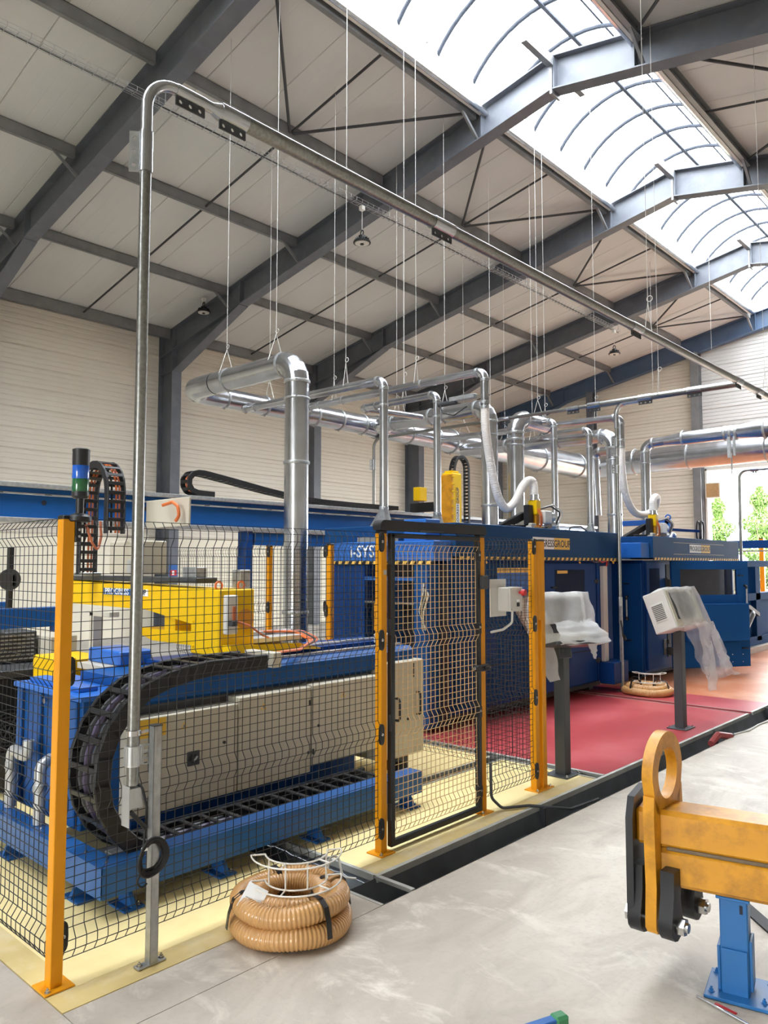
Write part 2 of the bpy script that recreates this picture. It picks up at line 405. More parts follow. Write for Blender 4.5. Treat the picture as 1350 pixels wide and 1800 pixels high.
for k, (dx, r) in enumerate(((0, .012), (.03, .009), (-.03, .009), (.012, .008))):     # cables lying in the long channel
    pts = [(-2.885+dx*.7+.02*math.sin(j*.9+k*2), 3.12+j*.33, -.14+.008*math.sin(j*1.7+k)) for j in range(60)]
    MB().tube(pts, r, 6).build('channel_cable', 'black_rubber', floor)
# ---- walls
wl = structure('wall_left')
MB().box(-18.1, XW-.07, YF, YB, 0, 8.0).build('wall_core', 'wall_plinth', wl)
MB().box(XW-.08, XW-.002, YF, YB, 0, 2.5).build('plinth', 'wall_plinth', wl)
def tray_mesh(L_, name, m, parent, along='y'):
    prof = []; h = .476
    for i in range(4):
        z0 = i*h/4; d = .026 if i == 0 else .014; w = .03 if i == 0 else .026
        prof += [(-d, z0), (-d, z0+w*.5), (0, z0+w*1.1), (0, z0+h/4-.008)]
    prof += [(-.026, h)]
    poly = [(-.07, 0)]+prof+[(-.07, h)]
    g = MB()
    if along == 'y': g.prism([(z, x) for x, z in poly], 'y', 0, L_) ; g.v = [(p[2], p[1], p[0]) for p in g.v]
    else: g.prism([(z, x) for x, z in poly], 'x', 0, L_); g.v = [(p[0], -p[2], p[1]) for p in g.v]
    g.f = [f[::-1] for f in g.f]
    o = g.build(name, m, parent, smooth=False); return o
t0 = tray_mesh(4.944, 'wall_panel', 'wall_panel', wl)
t0.location = (XW, FR[1]+.003, 2.51)
for bi in range(0, len(FR)-1):
    for r in range(11):
        if (bi, r) == (1, 0): continue
        o = inst(t0, wl, (0, 0, 0)); o.location = (XW, FR[bi]+.003, 2.51+r*.48)
for y in FR:
    b = MB(); b.box(XI-.02, XI, y-.14, y+.14, 0, RZ(XI)-.5); b.box(XW, XW+.02, y-.14, y+.14, 0, 7.85); b.box(XW+.02, XI-.02, y-.008, y+.008, 0, RZ(XI)-.05)
    b.box(XW+.02, XI-.02, y-.13, y+.13, RZ(XI)-1.16, RZ(XI)-1.14)
    b.build('column', 'frame_steel', wl, smooth=False)
# fire extinguisher sign on the column, low on the wall
wr = structure('wall_right')
b = MB(); b.box(XR, XR+.2, YF, YB, 0, 8.0); b.build('wall_core', 'wall_panel', wr)
for y in FR[:-1]:
    b = MB(); b.box(XR-.65, XR-.63, y-.14, y+.14, 0, RZ(mir(XI))-.5); b.box(XR-.63, XR, y-.008, y+.008, 0, 7.8); b.build('column', 'frame_steel', wr, smooth=False)
wf = structure('wall_front')
b = MB(); b.box(-18, -2.5, YF-.2, YF, 0, 8); b.box(2.5, XR+.2, YF-.2, YF, 0, 8); b.box(-2.5, 2.5, YF-.2, YF, 4.2, 8)  # unseen front opening added to let daylight in behind the camera
b.prism([(-18, 8), (XR+.2, 8), (XR+.2, 8.0), (RX, 10.3), (-18, 8.0)], 'y', YF-.2, YF); b.build('wall_core', 'wall_panel', wf)
# back gable with the big open door
wb = structure('wall_back')
DX0, DX1, DZ = -9.3, -2.6, 4.98
b = MB(); b.box(-18.1, DX0, YB+.07, YB+.25, 0, 8.0); b.box(DX1, XR+.2, YB+.07, YB+.25, 0, 8.0); b.box(DX0, DX1, YB+.07, YB+.25, DZ, 8.0)
b.prism([(-18.1, 8.0), (XR+.2, 8.0), (RX, 10.4)], 'y', YB+.07, YB+.25); b.build('wall_core', 'wall_panel', wb)
b = MB(); b.box(-18.1, DX0, YB-.02, YB+.3, -.3, .02); b.box(DX1, XR+.2, YB-.02, YB+.3, -.3, .02); b.build('base_strip', 'concrete_light', wb)
def gable_rows(x0, x1, z0, z1, m):
    z = z0
    while z < z1:
        a, c = x0, x1
        zt = z+.4
        lim = -17.3+(zt-7.91)/.196
        a = max(a, lim); c = min(c, mir(lim))
        if c-a > .3:
            o = tray_mesh(c-a-.006, 'wall_panel', m, wb, 'x'); o.location = (a+.003, YB, z)
        z += .48
gable_rows(-17.85, -13.2, 0.02, 10.2, 'wall_panel'); gable_rows(-13.2, -9.45, .02, 10.2, 'wall_panel')
gable_rows(-9.42, -2.6, DZ+.06, 10.2, 'wall_panel_grey'); gable_rows(-2.6, XR, .02, 10.2, 'wall_panel_grey')
for x, m in ((-13.3, 'frame_steel'), (-9.47, 'purlin_steel'), (-2.5, 'purlin_steel')):
    b = MB(); b.box(x-.13, x+.13, YB-.32, YB-.3, 0, RZ(x)-.55); b.box(x-.13, x+.13, YB-.03, YB-.01, 0, RZ(x)-.5); b.box(x-.008, x+.008, YB-.3, YB-.03, 0, RZ(x)-.5)
    b.build('column', m, wb, smooth=False)
dr = structure('door_1', (DX0, YB, 0))
b = MB(); b.box(DX0, DX0+.06, YB-.05, YB+.3, 0, DZ); b.box(DX1-.06, DX1, YB-.05, YB+.3, 0, DZ); b.box(DX0, DX1, YB-.05, YB+.3, DZ-.06, DZ+.05); b.build('door_frame', 'cabinet_light', dr)
# ---- roof
ce = structure('ceiling')
def slope_box(g, x0, x1, y0, y1, o0, o1):
    vs = []
    for x in (x0, x1):
        for y in (y0, y1):
            for o in (o0, o1): vs.append((x, y, RZ(x)+o))
    g.add(vs, [(0,1,3,2), (4,6,7,5), (0,4,5,1), (2,3,7,6), (0,2,6,4), (1,5,7,3)]); return g
SX0, SX1 = -7.5, -4.7
slope_box(MB(), -18.3, SX0, YF-.3, YB+.3, .10, .22).build('roof_light_block', 'wall_plinth', ce)  # hidden backing sheet added to block light at the panel laps
slope_box(MB(), SX1, mir(-18.3), YF-.3, YB+.3, .10, .22).build('roof_light_block', 'wall_plinth', ce)
def rpanel(x0, x1):                                     # ribbed steel sheet, one metre wide, with recessed side laps
    g = MB(); w = 1.1; n = 5
    for x in (x0, x1):
        for k in range(2):
            pass
    ys = [(0.003, .008), (.012, 0)]
    for i in range(n):
        a = .03+(w-.06)*i/n; c = .03+(w-.06)*(i+1)/n; ys += [(a+.012, 0), (c-.02, 0), (c-.014, .0012), (c-.006, .0012)]
    ys += [(w-.012, 0), (w-.003, .008)]
    m = len(ys); vs = []
    for x in (x0, x1):
        for y, o in ys: vs.append((x, y, RZ(x)+.012+o))
        for y, o in ys: vs.append((x, y, RZ(x)+.08))
    fs = []
    for i in range(m-1): fs += [(i, i+1, 2*m+i+1, 2*m+i), (m+i, 3*m+i, 3*m+i+1, m+i+1)]
    fs += [(0, 2*m, 3*m, m), (m-1, 2*m-1, 4*m-1, 3*m-1)]
    return g.add(vs, fs).build('roof_panel', 'roof_panel', ce, smooth=False)
pl, prr = rpanel(-18.0, SX0), rpanel(SX1, mir(-18.0))
pl.location.y = prr.location.y = YF
for k in range(1, 37):
    inst(pl, ce, (0, k*1.1, 0)); inst(prr, ce, (0, k*1.1, 0))
for fi, y in enumerate(FR):
    m = 'frame_blue_steel' if fi == len(FR)-1 else 'frame_steel'
    yy = y if fi < len(FR)-1 else YB-.18
    for sg in (0, 1):
        f = (lambda x: x) if sg == 0 else mir
        b = MB(); I_section(b, (f(XW), yy, RZ(XW)), (f(RX), yy, RZ(RX)), .58, .26, .022, .014, (0, 1, 0))
        # haunch at the column
        xh = -14.4
        for yo0, yo1, lo in ((-.007, .007, 0), (-.13, .13, 1)):
            if lo == 0: poly = [(f(XI), RZ(XI)-.57), (f(xh), RZ(xh)-.57), (f(XI), RZ(XI)-1.12)]
            else: poly = [(f(XI), RZ(XI)-1.12), (f(xh), RZ(xh)-.57), (f(xh), RZ(xh)-.595), (f(XI), RZ(XI)-1.145)]
            b.prism(poly, 'y', yy+yo0, yy+yo1)
        for xs in (-17.22, -14.4, -7.5, -6.14):
            b.box(f(xs)-.01, f(xs)+.01, yy-.12, yy+.12, RZ(xs)-.575, RZ(xs)-.01)
        b.build('rafter', m, ce, smooth=False)
    b = MB(); b.box(RX-.02, RX+.02, yy-.14, yy+.14, RZ(RX)-.66, RZ(RX)+.03); b.build('ridge_plate', 'purlin_steel', ce, smooth=False)
    b = MB()
    b.bar((RX, yy-.95, RZ(RX)-.12), (RX, yy-.14, RZ(RX)-.12), .1, .16); b.bar((RX, yy+.14, RZ(RX)-.12), (RX, yy+.95, RZ(RX)-.12), .1, .16); b.build('ridge_strut', 'purlin_steel', ce, smooth=False)
PX = (-17.35, -14.85, -12.38, -9.85)
for sg in (0, 1):
    f = (lambda x: x) if sg == 0 else mir
    for x in PX+(-7.62,):
        g = MB(); hh = .2 if x != -17.35 else .26
        xx = f(x); z = RZ(xx)+.005
        g.box(xx-.04, xx+.04, 0, 4.67, z-.012, z); g.box(xx-.04, xx+.04, 0, 4.67, z-hh, z-hh+.012); g.box(xx+.032, xx+.04, 0, 4.67, z-hh, z) if sg == 0 else g.box(xx-.04, xx-.032, 0, 4.67, z-hh, z)
        o = g.build('purlin', 'purlin_steel', ce, smooth=False); o.location.y = FR[0]+.14
        for bi in range(1, len(FR)-1): inst(o, ce, (0, 4.95*bi, 0))
        if x in (-14.85, -12.38, -7.62, -9.85):
            g = MB()
            if x != -9.85:
                g.bar((xx, -.55, z-.16), (xx, -.06, z-.53), .05, .012); g.bar((xx+.025, -.55, z-.16), (xx+.025, -.06, z-.53), .006, .05)
                o = g.build('knee_brace', 'purlin_steel', ce, smooth=False); o.location.y = FR[0]
                for bi in range(1, len(FR)): inst(o, ce, (0, 4.95*bi if bi < len(FR)-1 else YB-.18-FR[0], 0))
    g = MB(); g.tube([(f(-17.35), 0, RZ(-17.35)-.13), (f(SX0), 0, RZ(SX0)-.13)], .022, 8)
    o = g.build('sag_rod', 'graphite', ce); o.location.y = FR[0]+2.475
    for bi in range(1, len(FR)-1): inst(o, ce, (0, 4.95*bi, 0))
    for s_ in (-1, 1):
        g = MB(); g.tube([(f(-9.85), 0, RZ(-9.85)-.14), (f(-7.7), s_*2.1, RZ(-7.7)-.14)], .026, 8)
        o = g.build('brace_rod', 'graphite', ce); o.location.y = FR[0]+2.475
        for bi in range(1, len(FR)-1): inst(o, ce, (0, 4.95*bi, 0))
# ---- barrel skylight along the ridge
sk = structure('window_1')
ZC = RZ(SX0)
for sg in (0, 1):
    f = (lambda x: x) if sg == 0 else mir
    b = MB(); b.box(f(SX0)-.03, f(SX0)+.03, YF, 25.3, ZC-.16, ZC+.34); b.build('curb', 'cabinet_light', sk)
    b = MB(); b.cyl((f(SX0)+(.05 if sg == 0 else -.05), YF, ZC-.12), (f(SX0)+(.05 if sg == 0 else -.05), 25.3, ZC-.12), .05, 10); b.build('curb_trim', 'galv', sk)
hw = 1.4; rise = .72; Rk = (hw*hw+rise*rise)/(2*rise); zc = ZC+.34+rise-Rk; a1 = math.asin(hw/Rk)
arc = [(RX+Rk*math.sin(-a1+2*a1*i/14), zc+Rk*math.cos(-a1+2*a1*i/14)) for i in range(15)]
def vault(y0, y1, th, name, m):
    g = MB(); n = len(arc); vs = []
    for y in (y0, y1):
        for x, z in arc: vs.append((x, y, z))
        for x, z in arc: vs.append((x, y, z+th))
    fs = []
    for i in range(n-1): fs += [(i, i+1, 2*n+i+1, 2*n+i), (n+i, 3*n+i, 3*n+i+1, n+i+1), (i, n+i, n+i+1, i+1), (2*n+i, 2*n+i+1, 3*n+i+1, 3*n+i)]
    fs += [(0, 2*n, 3*n, n), (n-1, 2*n-1, 4*n-1, 3*n-1)]
    g.add(vs, fs); return g.build(name, m, sk)
p_ = vault(0, .97, .006, 'pane', 'skylight_sheet'); p_.location.y = YF
for k in range(1, 40): inst(p_, sk, (0, .99*k, 0))
g = MB(); g.tube([(x, 0, z-.05) for x, z in arc], .036, 8); r_ = g.build('rib', 'rib_grey', sk); r_.location.y = YF
for k in range(1, 41): inst(r_, sk, (0, .99*k, 0))
MB().box(RX-.03, RX+.03, YF, 25.3, ZC+.34+rise-.10, ZC+.34+rise-.06).build('ridge_bar', 'rib_grey', sk)
MB().box(RX+.52, RX+.55, YF, 25.3, ZC+.34+.62, ZC+.34+.65).build('glazing_bar', 'rib_grey', sk)
b = MB(); b.prism(arc+[(mir(SX0), ZC), (SX0, ZC)], 'y', 25.3, 25.36); b.build('end_cheek', 'cabinet_light', sk)
for y in FR: 
    for yo in (1.2, 3.2):
        b = MB(); b.obox((SX0+.12, y+yo, ZC+.5), (.05, .04, .5), None); b.build('vent_bracket', 'purlin_steel', sk)
# ---- world outside the back door
gnd = structure('ground')
MB().box(-60, 50, 26.3, 120, -.3, -.05).build('ground_surface', 'ground_out', gnd)
MB().box(-60, 50, -60, YF-.3, -.3, -.05).build('ground_surface', 'ground_out', gnd)
MB().box(5.9, 60, YF-.3, 26.3, -.3, -.05).build('ground_surface', 'ground_out', gnd)
# ================================================================== SAFETY FENCE
FX = -3.34
FOLD = []
zs_all = []
def fold_profile():
    pts = []; z = .10
    folds = (.12, .70, 1.285, 1.905)
    zl = []
    n = 0
    while z < 2.0:
        zl.append(round(z, 4)); z += .0425
    prof = []
    for z in zl:
        o = 0.
        for f in folds:
            if f-.005 < z < f+.085: o = .028
        prof.append((z, o))
    prof.append((2.005, 0.)); return prof
PROF = fold_profile()
def mesh_panel(name, p0, p1, out, label, group, pitch=.05, m='mesh_black', r=.0021, prof=PROF, parent=None, cat='fence panel'):
    p0, p1, out = Vector(p0), Vector(p1), Vector(out); d = p1-p0; Ln = d.length; d.normalize()
    root = parent or thing(name, label, cat, p0+(p1-p0)/2, group)
    g = MB(); n = max(2, int(round(Ln/pitch)))
    for i in range(n+1):
        q = p0+d*(Ln*i/n); g.tube([q+out*o+Vector((0,0,z)) for z, o in prof], r, 4, caps=False)
    o = g.build('vertical_wires', m, root); o['kind'] = 'stuff'
    g = MB()
    for z, o in prof:
        a = p0+out*(o+.003)+Vector((0,0,z)); g.tube([a, a+d*Ln], r, 4, caps=False)
    o = g.build('horizontal_wires', m, root); o['kind'] = 'stuff'
    return root
def fence_post(x, y, label, clips=(), bx=.055, by=.055, h=2.0, cap=True, bolts=((-.045,.045), (.045,-.045))):
    t = thing('fence_post', label, 'fence post', (x, y, 0), 'yellow safety fence posts')
    b = MB(); b.box(x-bx/2, x+bx/2, y-by/2, y+by/2, .008, h, .003); b.build('post_tube', 'post_yellow', t)
    b = MB(); b.box(x-.065, x+.065, y-.065, y+.065, .004, .012, .003); b.build('base_plate', 'post_yellow', t)
    for u, w in bolts: MB().bolt((x+u, y+w, .012)).build('anchor_bolt', 'steel_bright', t)
    if cap: MB().box(x-bx/2-.001, x+bx/2+.001, y-by/2-.001, y+by/2+.001, h, h+.018, .004).build('cap', 'black_plastic', t)
    for (dx, dy, z) in clips:
        # flat rounded clip gripping the panel edge
        c = Vector((x+dx, y+dy, z)); g = MB(); prof = []
        nrm = 'x' if abs(dy) > abs(dx) else 'y'
        poly = []
        for k in range(16):
            a = 2*math.pi*k/16; poly.append((math.cos(a)*.022, math.copysign(abs(math.sin(a))**.5, math.sin(a))*.065))
        if nrm == 'x': g.prism([(c.y+u, c.z+w) for u, w in poly], 'x', c.x+.0, c.x+.012)
        else: g.prism([(c.x+u, c.z+w) for u, w in poly], 'y', c.y-.012, c.y)
        k_ = g.build('panel_clip', 'black_plastic', t)
        g = MB(); g.bolt((c.x+.012, c.y, c.z) if nrm == 'x' else (c.x, c.y-.012, c.z), (1,0,0) if nrm == 'x' else (0,-1,0), .006, .004); g.build('clip_screw', 'steel_bright', k_)
    return t
CZ = (1.945, 1.325, .74, .165)
Y1, Y2, Y3, Y4 = 1.553, 3.612, 4.69, 5.43
p1o = fence_post(FX, Y1, 'yellow corner fence post carrying the stack light', [(.0, .033, 1.33), (0, .033, .2)])
fence_post(FX, Y2, 'yellow fence post on the hinge side of the gate', [(.027, -.03, z) for z in CZ])
fence_post(FX, Y3, 'yellow fence post on the latch side of the gate')
t4 = fence_post(FX, Y4, 'doubled yellow fence post beside the grey control box', [(.027, -.03, z) for z in CZ], h=1.99)
b = MB(); b.box(FX-.03, FX+.03, Y4+.075, Y4+.135, .008, 1.99, .003); b.build('post_tube', 'post_yellow', t4)
b = MB(); b.box(FX-.031, FX+.031, Y4+.074, Y4+.136, 1.99, 2.008, .004); b.build('cap', 'black_plastic', t4)
b = MB(); b.box(FX-.065, FX+.065, Y4+.066, Y4+.18, .004, .012, .003); b.build('base_plate', 'post_yellow', t4)
MB().bolt((FX+.045, Y4+.15, .012)).build('anchor_bolt', 'steel_bright', t4)
b = MB(); b.box(FX-.012, FX+.028, Y4+.03, Y4+.075, 1.35, 1.988, .002); b.build('joining_strip', 'post_yellow', t4)
mesh_panel('wire_mesh_fence', (FX, Y1+.03, 0), (FX, Y2-.03, 0), (1, 0, 0), 'long black wire mesh panel in front of the blue machine frame', 'black wire mesh fence panels')
mesh_panel('wire_mesh_fence', (FX, Y3+.03, 0), (FX, Y4-.03, 0), (1, 0, 0), 'narrow black wire mesh panel between gate and doubled post', 'black wire mesh fence panels')
mesh_panel('wire_mesh_fence', (FX-.03, Y1, 0), (FX-2.2, Y1, 0), (0, -1, 0), 'black wire mesh panel running back from the corner post', 'black wire mesh fence panels')
# back fence line
YB2 = 5.5
fence_post(-5.80, YB2, 'yellow fence post in the background left of the lettered blue hood', [(-.03, -.03, z) for z in CZ[:2]])
fence_post(-6.80, YB2, 'yellow fence post in the background left of the big duct', [(.03, -.03, z) for z in CZ[:2]])
fence_post(-6.35, 6.0, 'yellow fence post in the background directly right of the big duct', [(-.03, -.03, z) for z in CZ[:2]])
mesh_panel('wire_mesh_fence', (FX-.05, YB2+.07, 0), (-5.76, YB2+.0, 0), (0, -1, 0), 'black wire mesh panel crossing behind the gate', 'black wire mesh fence panels')
mesh_panel('wire_mesh_fence', (-6.77, YB2+.03, 0), (-6.38, 5.98, 0), (.7, -.7, 0), 'small dark mesh panel standing before the big duct', 'black wire mesh fence panels')
mesh_panel('wire_mesh_fence', (-6.83, YB2, 0), (-8.6, YB2, 0), (0, -1, 0), 'dark mesh panel far behind the yellow carriage', 'black wire mesh fence panels')
# ---- gate
gt = thing('safety_gate', 'safety gate with black frame and tan wire mesh', 'gate', (FX, (Y2+Y3)/2, 0))
ga, gb = Y2+.055, Y3-.04
b = MB(); b.box(FX, FX+.04, ga, ga+.04, .055, 2.0, .006); b.build('frame_stile', 'black_plastic', gt)
b = MB(); b.box(FX, FX+.04, gb-.04, gb, .055, 1.97, .006); b.build('frame_stile', 'black_plastic', gt)
b = MB(); b.box(FX, FX+.04, ga, gb, .03, .068, .006); b.build('bottom_rail', 'black_plastic', gt)
b = MB(); b.box(FX, FX+.04, ga, gb, 1.972, 2.003, .006); b.build('top_rail', 'black_plastic', gt)
gp = [(z, -o if .65 < z < 1.45 else o) for z, o in PROF if .1 < z < 1.95]
mesh_panel('g', (FX+.02, ga+.04, 0), (FX+.02, gb-.04, 0), (1, 0, 0), '', None, pitch=.047, m='gate_wire', r=.0024, prof=[(z, o*.9) for z, o in PROF if z < 1.96], parent=gt)
for z in (1.87, 1.345, .745, .18):
    b = MB(); b.box(FX+.02, FX+.048, gb-.045, gb-.005, z-.05, z+.03, .004); h_ = b.build('mesh_clip', 'black_plastic', gt)
    MB().bolt((FX+.048, gb-.03, z), (1,0,0), .006, .004).build('clip_screw', 'steel_bright', h_)
b = MB(); b.box(FX+.04, FX+.085, gb-.1, gb+.05, 1.03, 1.075, .006); b.box(FX+.085, FX+.11, gb-.02, gb+.01, 1.04, 1.065, .004); lt = b.build('latch', 'black_plastic', gt)
b = MB(); b.cyl((FX+.06, gb-.13, 1.055), (FX+.06, gb-.1, 1.055), .012, 10); b.cyl((FX+.06, gb+.05, 1.05), (FX+.06, gb+.075, 1.05), .009, 10); b.build('latch_bolt', 'steel_bright', lt)
b = MB(); b.box(FX+.03, FX+.07, gb-.015, gb+.06, 1.62, 1.72, .008); b.build('interlock_switch', 'graphite', gt)
for z in (.25, .8, 1.4, 1.85): MB().cyl((FX+.035, ga-.008, z-.05), (FX+.035, ga-.008, z+.05), .011, 10).build('hinge', 'black_plastic', gt)
hd = thing('gate_lintel', 'black rounded lintel bar joining the two gate posts', 'gate lintel', (FX, (Y2+Y3)/2, 2.018))
poly = []
y0, y1, z0, z1, rr = Y2-.045, Y3+.035, 2.019, 2.085, .04
for cx, cz, a0 in ((y1-rr, z1-rr, 0), (y0+rr, z1-rr, 90)):
    for k in range(7):
        a = math.radians(a0+15*k); poly.append((cx+rr*math.cos(a), cz+rr*math.sin(a)))
poly += [(y0, z0), (y1, z0)]
MB().prism(poly, 'x', FX-.03, FX+.04).build('lintel_bar', 'black_plastic', hd)
MB().box(FX+.005, FX+.05, 3.95, 4.2, 2.0185, 2.03, .003).build('stop_strip', 'graphite', hd)
MB().box(FX+.0275, FX+.029, Y2-.005, Y2+.022, 1.735, 1.765).build('sticker', 'edge_steel', bpy.data.objects['fence_post.001'])
# ---- grey control box on the narrow panel
cb = thing('control_box', 'light grey control box with red knob on the fence', 'control box', (FX+.06, 4.95, 1.46))
MB().box(FX+.03, FX+.04, 4.77, 4.98, 1.41, 1.69, .002).build('mounting_plate', 'cabinet_light', cb)
MB().box(FX+.04, FX+.14, 4.86, 5.03, 1.45, 1.63, .008).build('box_body', 'cabinet_light', cb)
MB().box(FX+.141, FX+.155, 4.86, 5.03, 1.45, 1.63, .006).build('box_lid', 'cabinet_light', cb)
b = MB(); b.cyl((FX+.155, 4.99, 1.59), (FX+.18, 4.99, 1.59), .012, 12); b.cyl((FX+.18, 4.99, 1.59), (FX+.205, 4.99, 1.59), .026, 16, .022); b.build('red_knob', 'red', cb)
b = MB(); b.box(FX+.155, FX+.165, 4.945, 4.975, 1.485, 1.515, .004); b.build('black_button', 'black_plastic', cb)
MB().box(FX+.155, FX+.163, 4.945, 4.975, 1.52, 1.54, .003).build('white_button', 'label_white', cb)
for yy in (4.875, 5.015):
    for zz in (1.465, 1.615): MB().cyl((FX+.155, yy, zz), (FX+.158, yy, zz), .007, 10).build('lid_screw', 'steel_bright', cb)
b = MB(); b.tube(bend([(FX+.1, 4.97, 1.45), (FX+.1, 4.965, 1.36), (FX+.06, 4.9, 1.31), (FX+.05, 4.76, 1.3)], .04), .009, 8); b.build('cable', 'wire_grey', cb)
# ---- cable coming out under the gate post
tag(MB().tube(bend([(FX+.04, Y3+.06, .35), (FX+.045, Y3+.06, .1), (FX+.09, Y3+.13, .02), (FX+.2, Y3+.32, .02), (FX+.33, Y3+.42, .012), (-2.95, Y3+.6, -.03), (-2.93, Y3+1.0, -.04)], .07), .011, 8).build('floor_cable', 'graphite'), 'grey cable leaving the gate post across the yellow floor', 'cable')
# ================================================================== STACK LIGHT on the corner post
bx_, by_ = FX+.02, Y1+.05
sl = thing('stack_light', 'black, blue and green stack light on the corner post', 'stack light', (bx_, by_, 1.93))
MB().box(FX-.028, FX+.03, Y1+.0285, Y1+.055, 1.90, 2.0, .003).build('bracket', 'black_plastic', sl)
for dz in (1.925, 1.955):
    MB().cyl((FX+.031, Y1+.045, dz), (FX+.034, Y1+.045, dz), .006, 10).build('bracket_screw', 'steel_bright', sl)
MB().lathe((bx_, by_, 0), [(.045, 1.99), (.052, 1.995), (.052, 2.012), (.04, 2.022), (.016, 2.03)], 24).build('base_disc', 'black_plastic', sl)
MB().cyl((bx_, by_, 2.02), (bx_, by_, 2.11), .018, 16).build('stem', 'black_plastic', sl)
MB().lathe((bx_, by_, 0), [(.03, 2.095), (.037, 2.105), (.037, 2.125)], 24).build('collar', 'black_plastic', sl)
MB().lathe((bx_, by_, 0), [(.035, 2.125), (.036, 2.13), (.036, 2.178), (.035, 2.183)], 24).build('green_lens', 'lens_green', sl)
MB().lathe((bx_, by_, 0), [(.0355, 2.183), (.0365, 2.188), (.0365, 2.238), (.0355, 2.243)], 24).build('blue_lens', 'lens_blue', sl)
MB().lathe((bx_, by_, 0), [(.0355, 2.243), (.037, 2.248), (.037, 2.305), (.038, 2.308), (.038, 2.316), (.03, 2.32)], 24).build('sounder', 'black_plastic', sl)
MB().tube(bend([(bx_, by_+.03, 1.98), (bx_+.02, by_+.05, 1.9), (bx_-.02, by_+.1, 1.86), (bx_-.05, by_+.13, 1.93), (bx_-.08, by_+.14, 2.0)], .03), .006, 8).build('cable', 'copper', sl)
# ================================================================== CONVEYING PIPE of the foreground and its support
PX_, PY_ = -3.255, 1.853
cp = thing('conveying_pipe', 'galvanised pipe rising beside the corner post and running high across the hall', 'pipe', (PX_, PY_, .8))
MB().cyl((PX_, PY_, .80), (PX_, PY_, 3.88), .027, 20).build('riser', 'galv_pipe', cp)
MB().tube(bend([(PX_, PY_, 3.86), (PX_, PY_, 4.17), (PX_, PY_+.33, 4.17)], .16, 12), .0275, 20).build('elbow', 'galv', cp)
def coupling(p, d, L_, r, parent, side, m='galv'):
    p, d, side = Vector(p), Vector(d), Vector(side); g = MB(); g.cyl(p-d*L_/2, p+d*L_/2, r, 18)
    c = g.build('coupling', m, parent)
    g = MB(); q = p+side*(r+.022); w = side; e = d.cross(side)
    g.obox(q, (1, 1, 1)) if False else None
    # perforated clamp flange: strip with three round holes
    n = 3; seg = L_/n
    for k in range(n):
        cen = q+d*(seg*(k-1)); ring = []
        for a in range(16):
            t = 2*math.pi*a/16; cx, sx = math.cos(t), math.sin(t)
            mx = max(abs(cx), abs(sx)); ring.append((cx/mx*seg/2, sx/mx*.024, cx*.011, sx*.011))
        vs = []
        for off in (-.004, .004):
            for u, v, iu, iv in ring: vs += [cen+d*u+w*v+e*off, cen+d*iu+w*iv+e*off]
        fs = []
        for a in range(16):
            b_ = (a+1) % 16; fs += [(2*a, 2*b_, 2*b_+1, 2*a+1), (32+2*a, 32+2*a+1, 32+2*b_+1, 32+2*b_), (2*a+1, 2*b_+1, 32+2*b_+1, 32+2*a+1), (2*a, 32+2*a, 32+2*b_, 2*b_)]
        g.add(vs, fs)
    g.build('clamp_flange', 'graphite' if side.z < -.5 else 'galv_dull', c, smooth=False)
    return c
coupling((PX_, PY_, 3.78), (0,0,1), .2, .033, cp, (-.62, -.78, 0))
MB().cyl((PX_, PY_+.18, 4.17), (PX_, PY_+.37, 4.17), .0285, 20).build('pipe_end', 'galv', cp)
coupling((PX_, PY_+.24, 4.17), (0,1,0), .17, .031, cp, (0,0,-1), 'galv')
MB().cyl((PX_, PY_+.37, 4.17), (PX_, PY_+.42, 4.17), .0285, 20, .045).build('reducer', 'galv', cp)
yy = PY_+.42
for i, ye in enumerate((4.1, 7.25, 10.3, 13.5)):
    MB().cyl((PX_, yy, 4.18), (PX_, ye, 4.18), .043, 20).build('pipe_section', 'galv_pipe' if i else 'galv_pipe', cp); yy = ye
coupling((PX_, PY_+.5, 4.175), (0,1,0), .17, .047, cp, (0,0,-1), 'galv')
for ye in (4.15, 7.3, 10.35): coupling((PX_, ye, 4.18), (0,1,0), .22, .049, cp, (0,0,-1))
coupling((PX_, 11.2, 4.18), (0,1,0), .2, .049, cp, (0,0,-1))
coupling((PX_, PY_, .93), (0,0,1), .09, .036, cp, (.3, .95, 0), 'bracket_alu')
for a in range(10):
    t = 2*math.pi*a/10; MB().box(PX_+.0365*math.cos(t)-.003, PX_+.0365*math.cos(t)+.003, PY_+.0365*math.sin(t)-.003, PY_+.0365*math.sin(t)+.003, .89, .97).build('coupling_rib', 'bracket_alu', cp)
MB().lathe((PX_, PY_, 0), [(.029, 1.02), (.034, 1.022), (.034, 1.045), (.029, 1.047)], 20).build('pipe_clamp', 'steel_bright', cp)
MB().bar((PX_+.03, PY_+.02, 1.035), (-3.225, 1.91, 1.04), .012, .012).build('clamp_arm', 'steel_bright', cp)
ps = thing('pipe_support', 'bare galvanised channel post bolted before the fence', 'support post', (-3.2, 1.935, 0))
b = MB(); b.box(-3.222, -3.181, 1.915, 1.917, .01, 1.06); b.box(-3.222, -3.181, 1.954, 1.956, .01, 1.06); b.box(-3.183, -3.181, 1.915, 1.956, .01, 1.06)
b.box(-3.222, -3.22, 1.915, 1.926, .01, 1.06); b.box(-3.222, -3.22, 1.945, 1.956, .01, 1.06); b.build('channel', 'galv_dull', ps, smooth=False)
MB().box(-3.225, -3.18, 1.86, 2.0, .005, .013, .002).build('foot_plate', 'galv_dull', ps)
for y_ in (1.875, 1.985): MB().bolt((-3.2, y_, .013)).build('anchor_bolt', 'steel_bright', ps)
MB().box(-3.225, -3.179, 1.912, 1.958, 1.06, 1.066, .001).build('end_cap', 'graphite', ps)
bb = thing('outlet_bracket', 'folded sheet metal bracket under the pipe end', 'bracket', (PX_, PY_, .64))
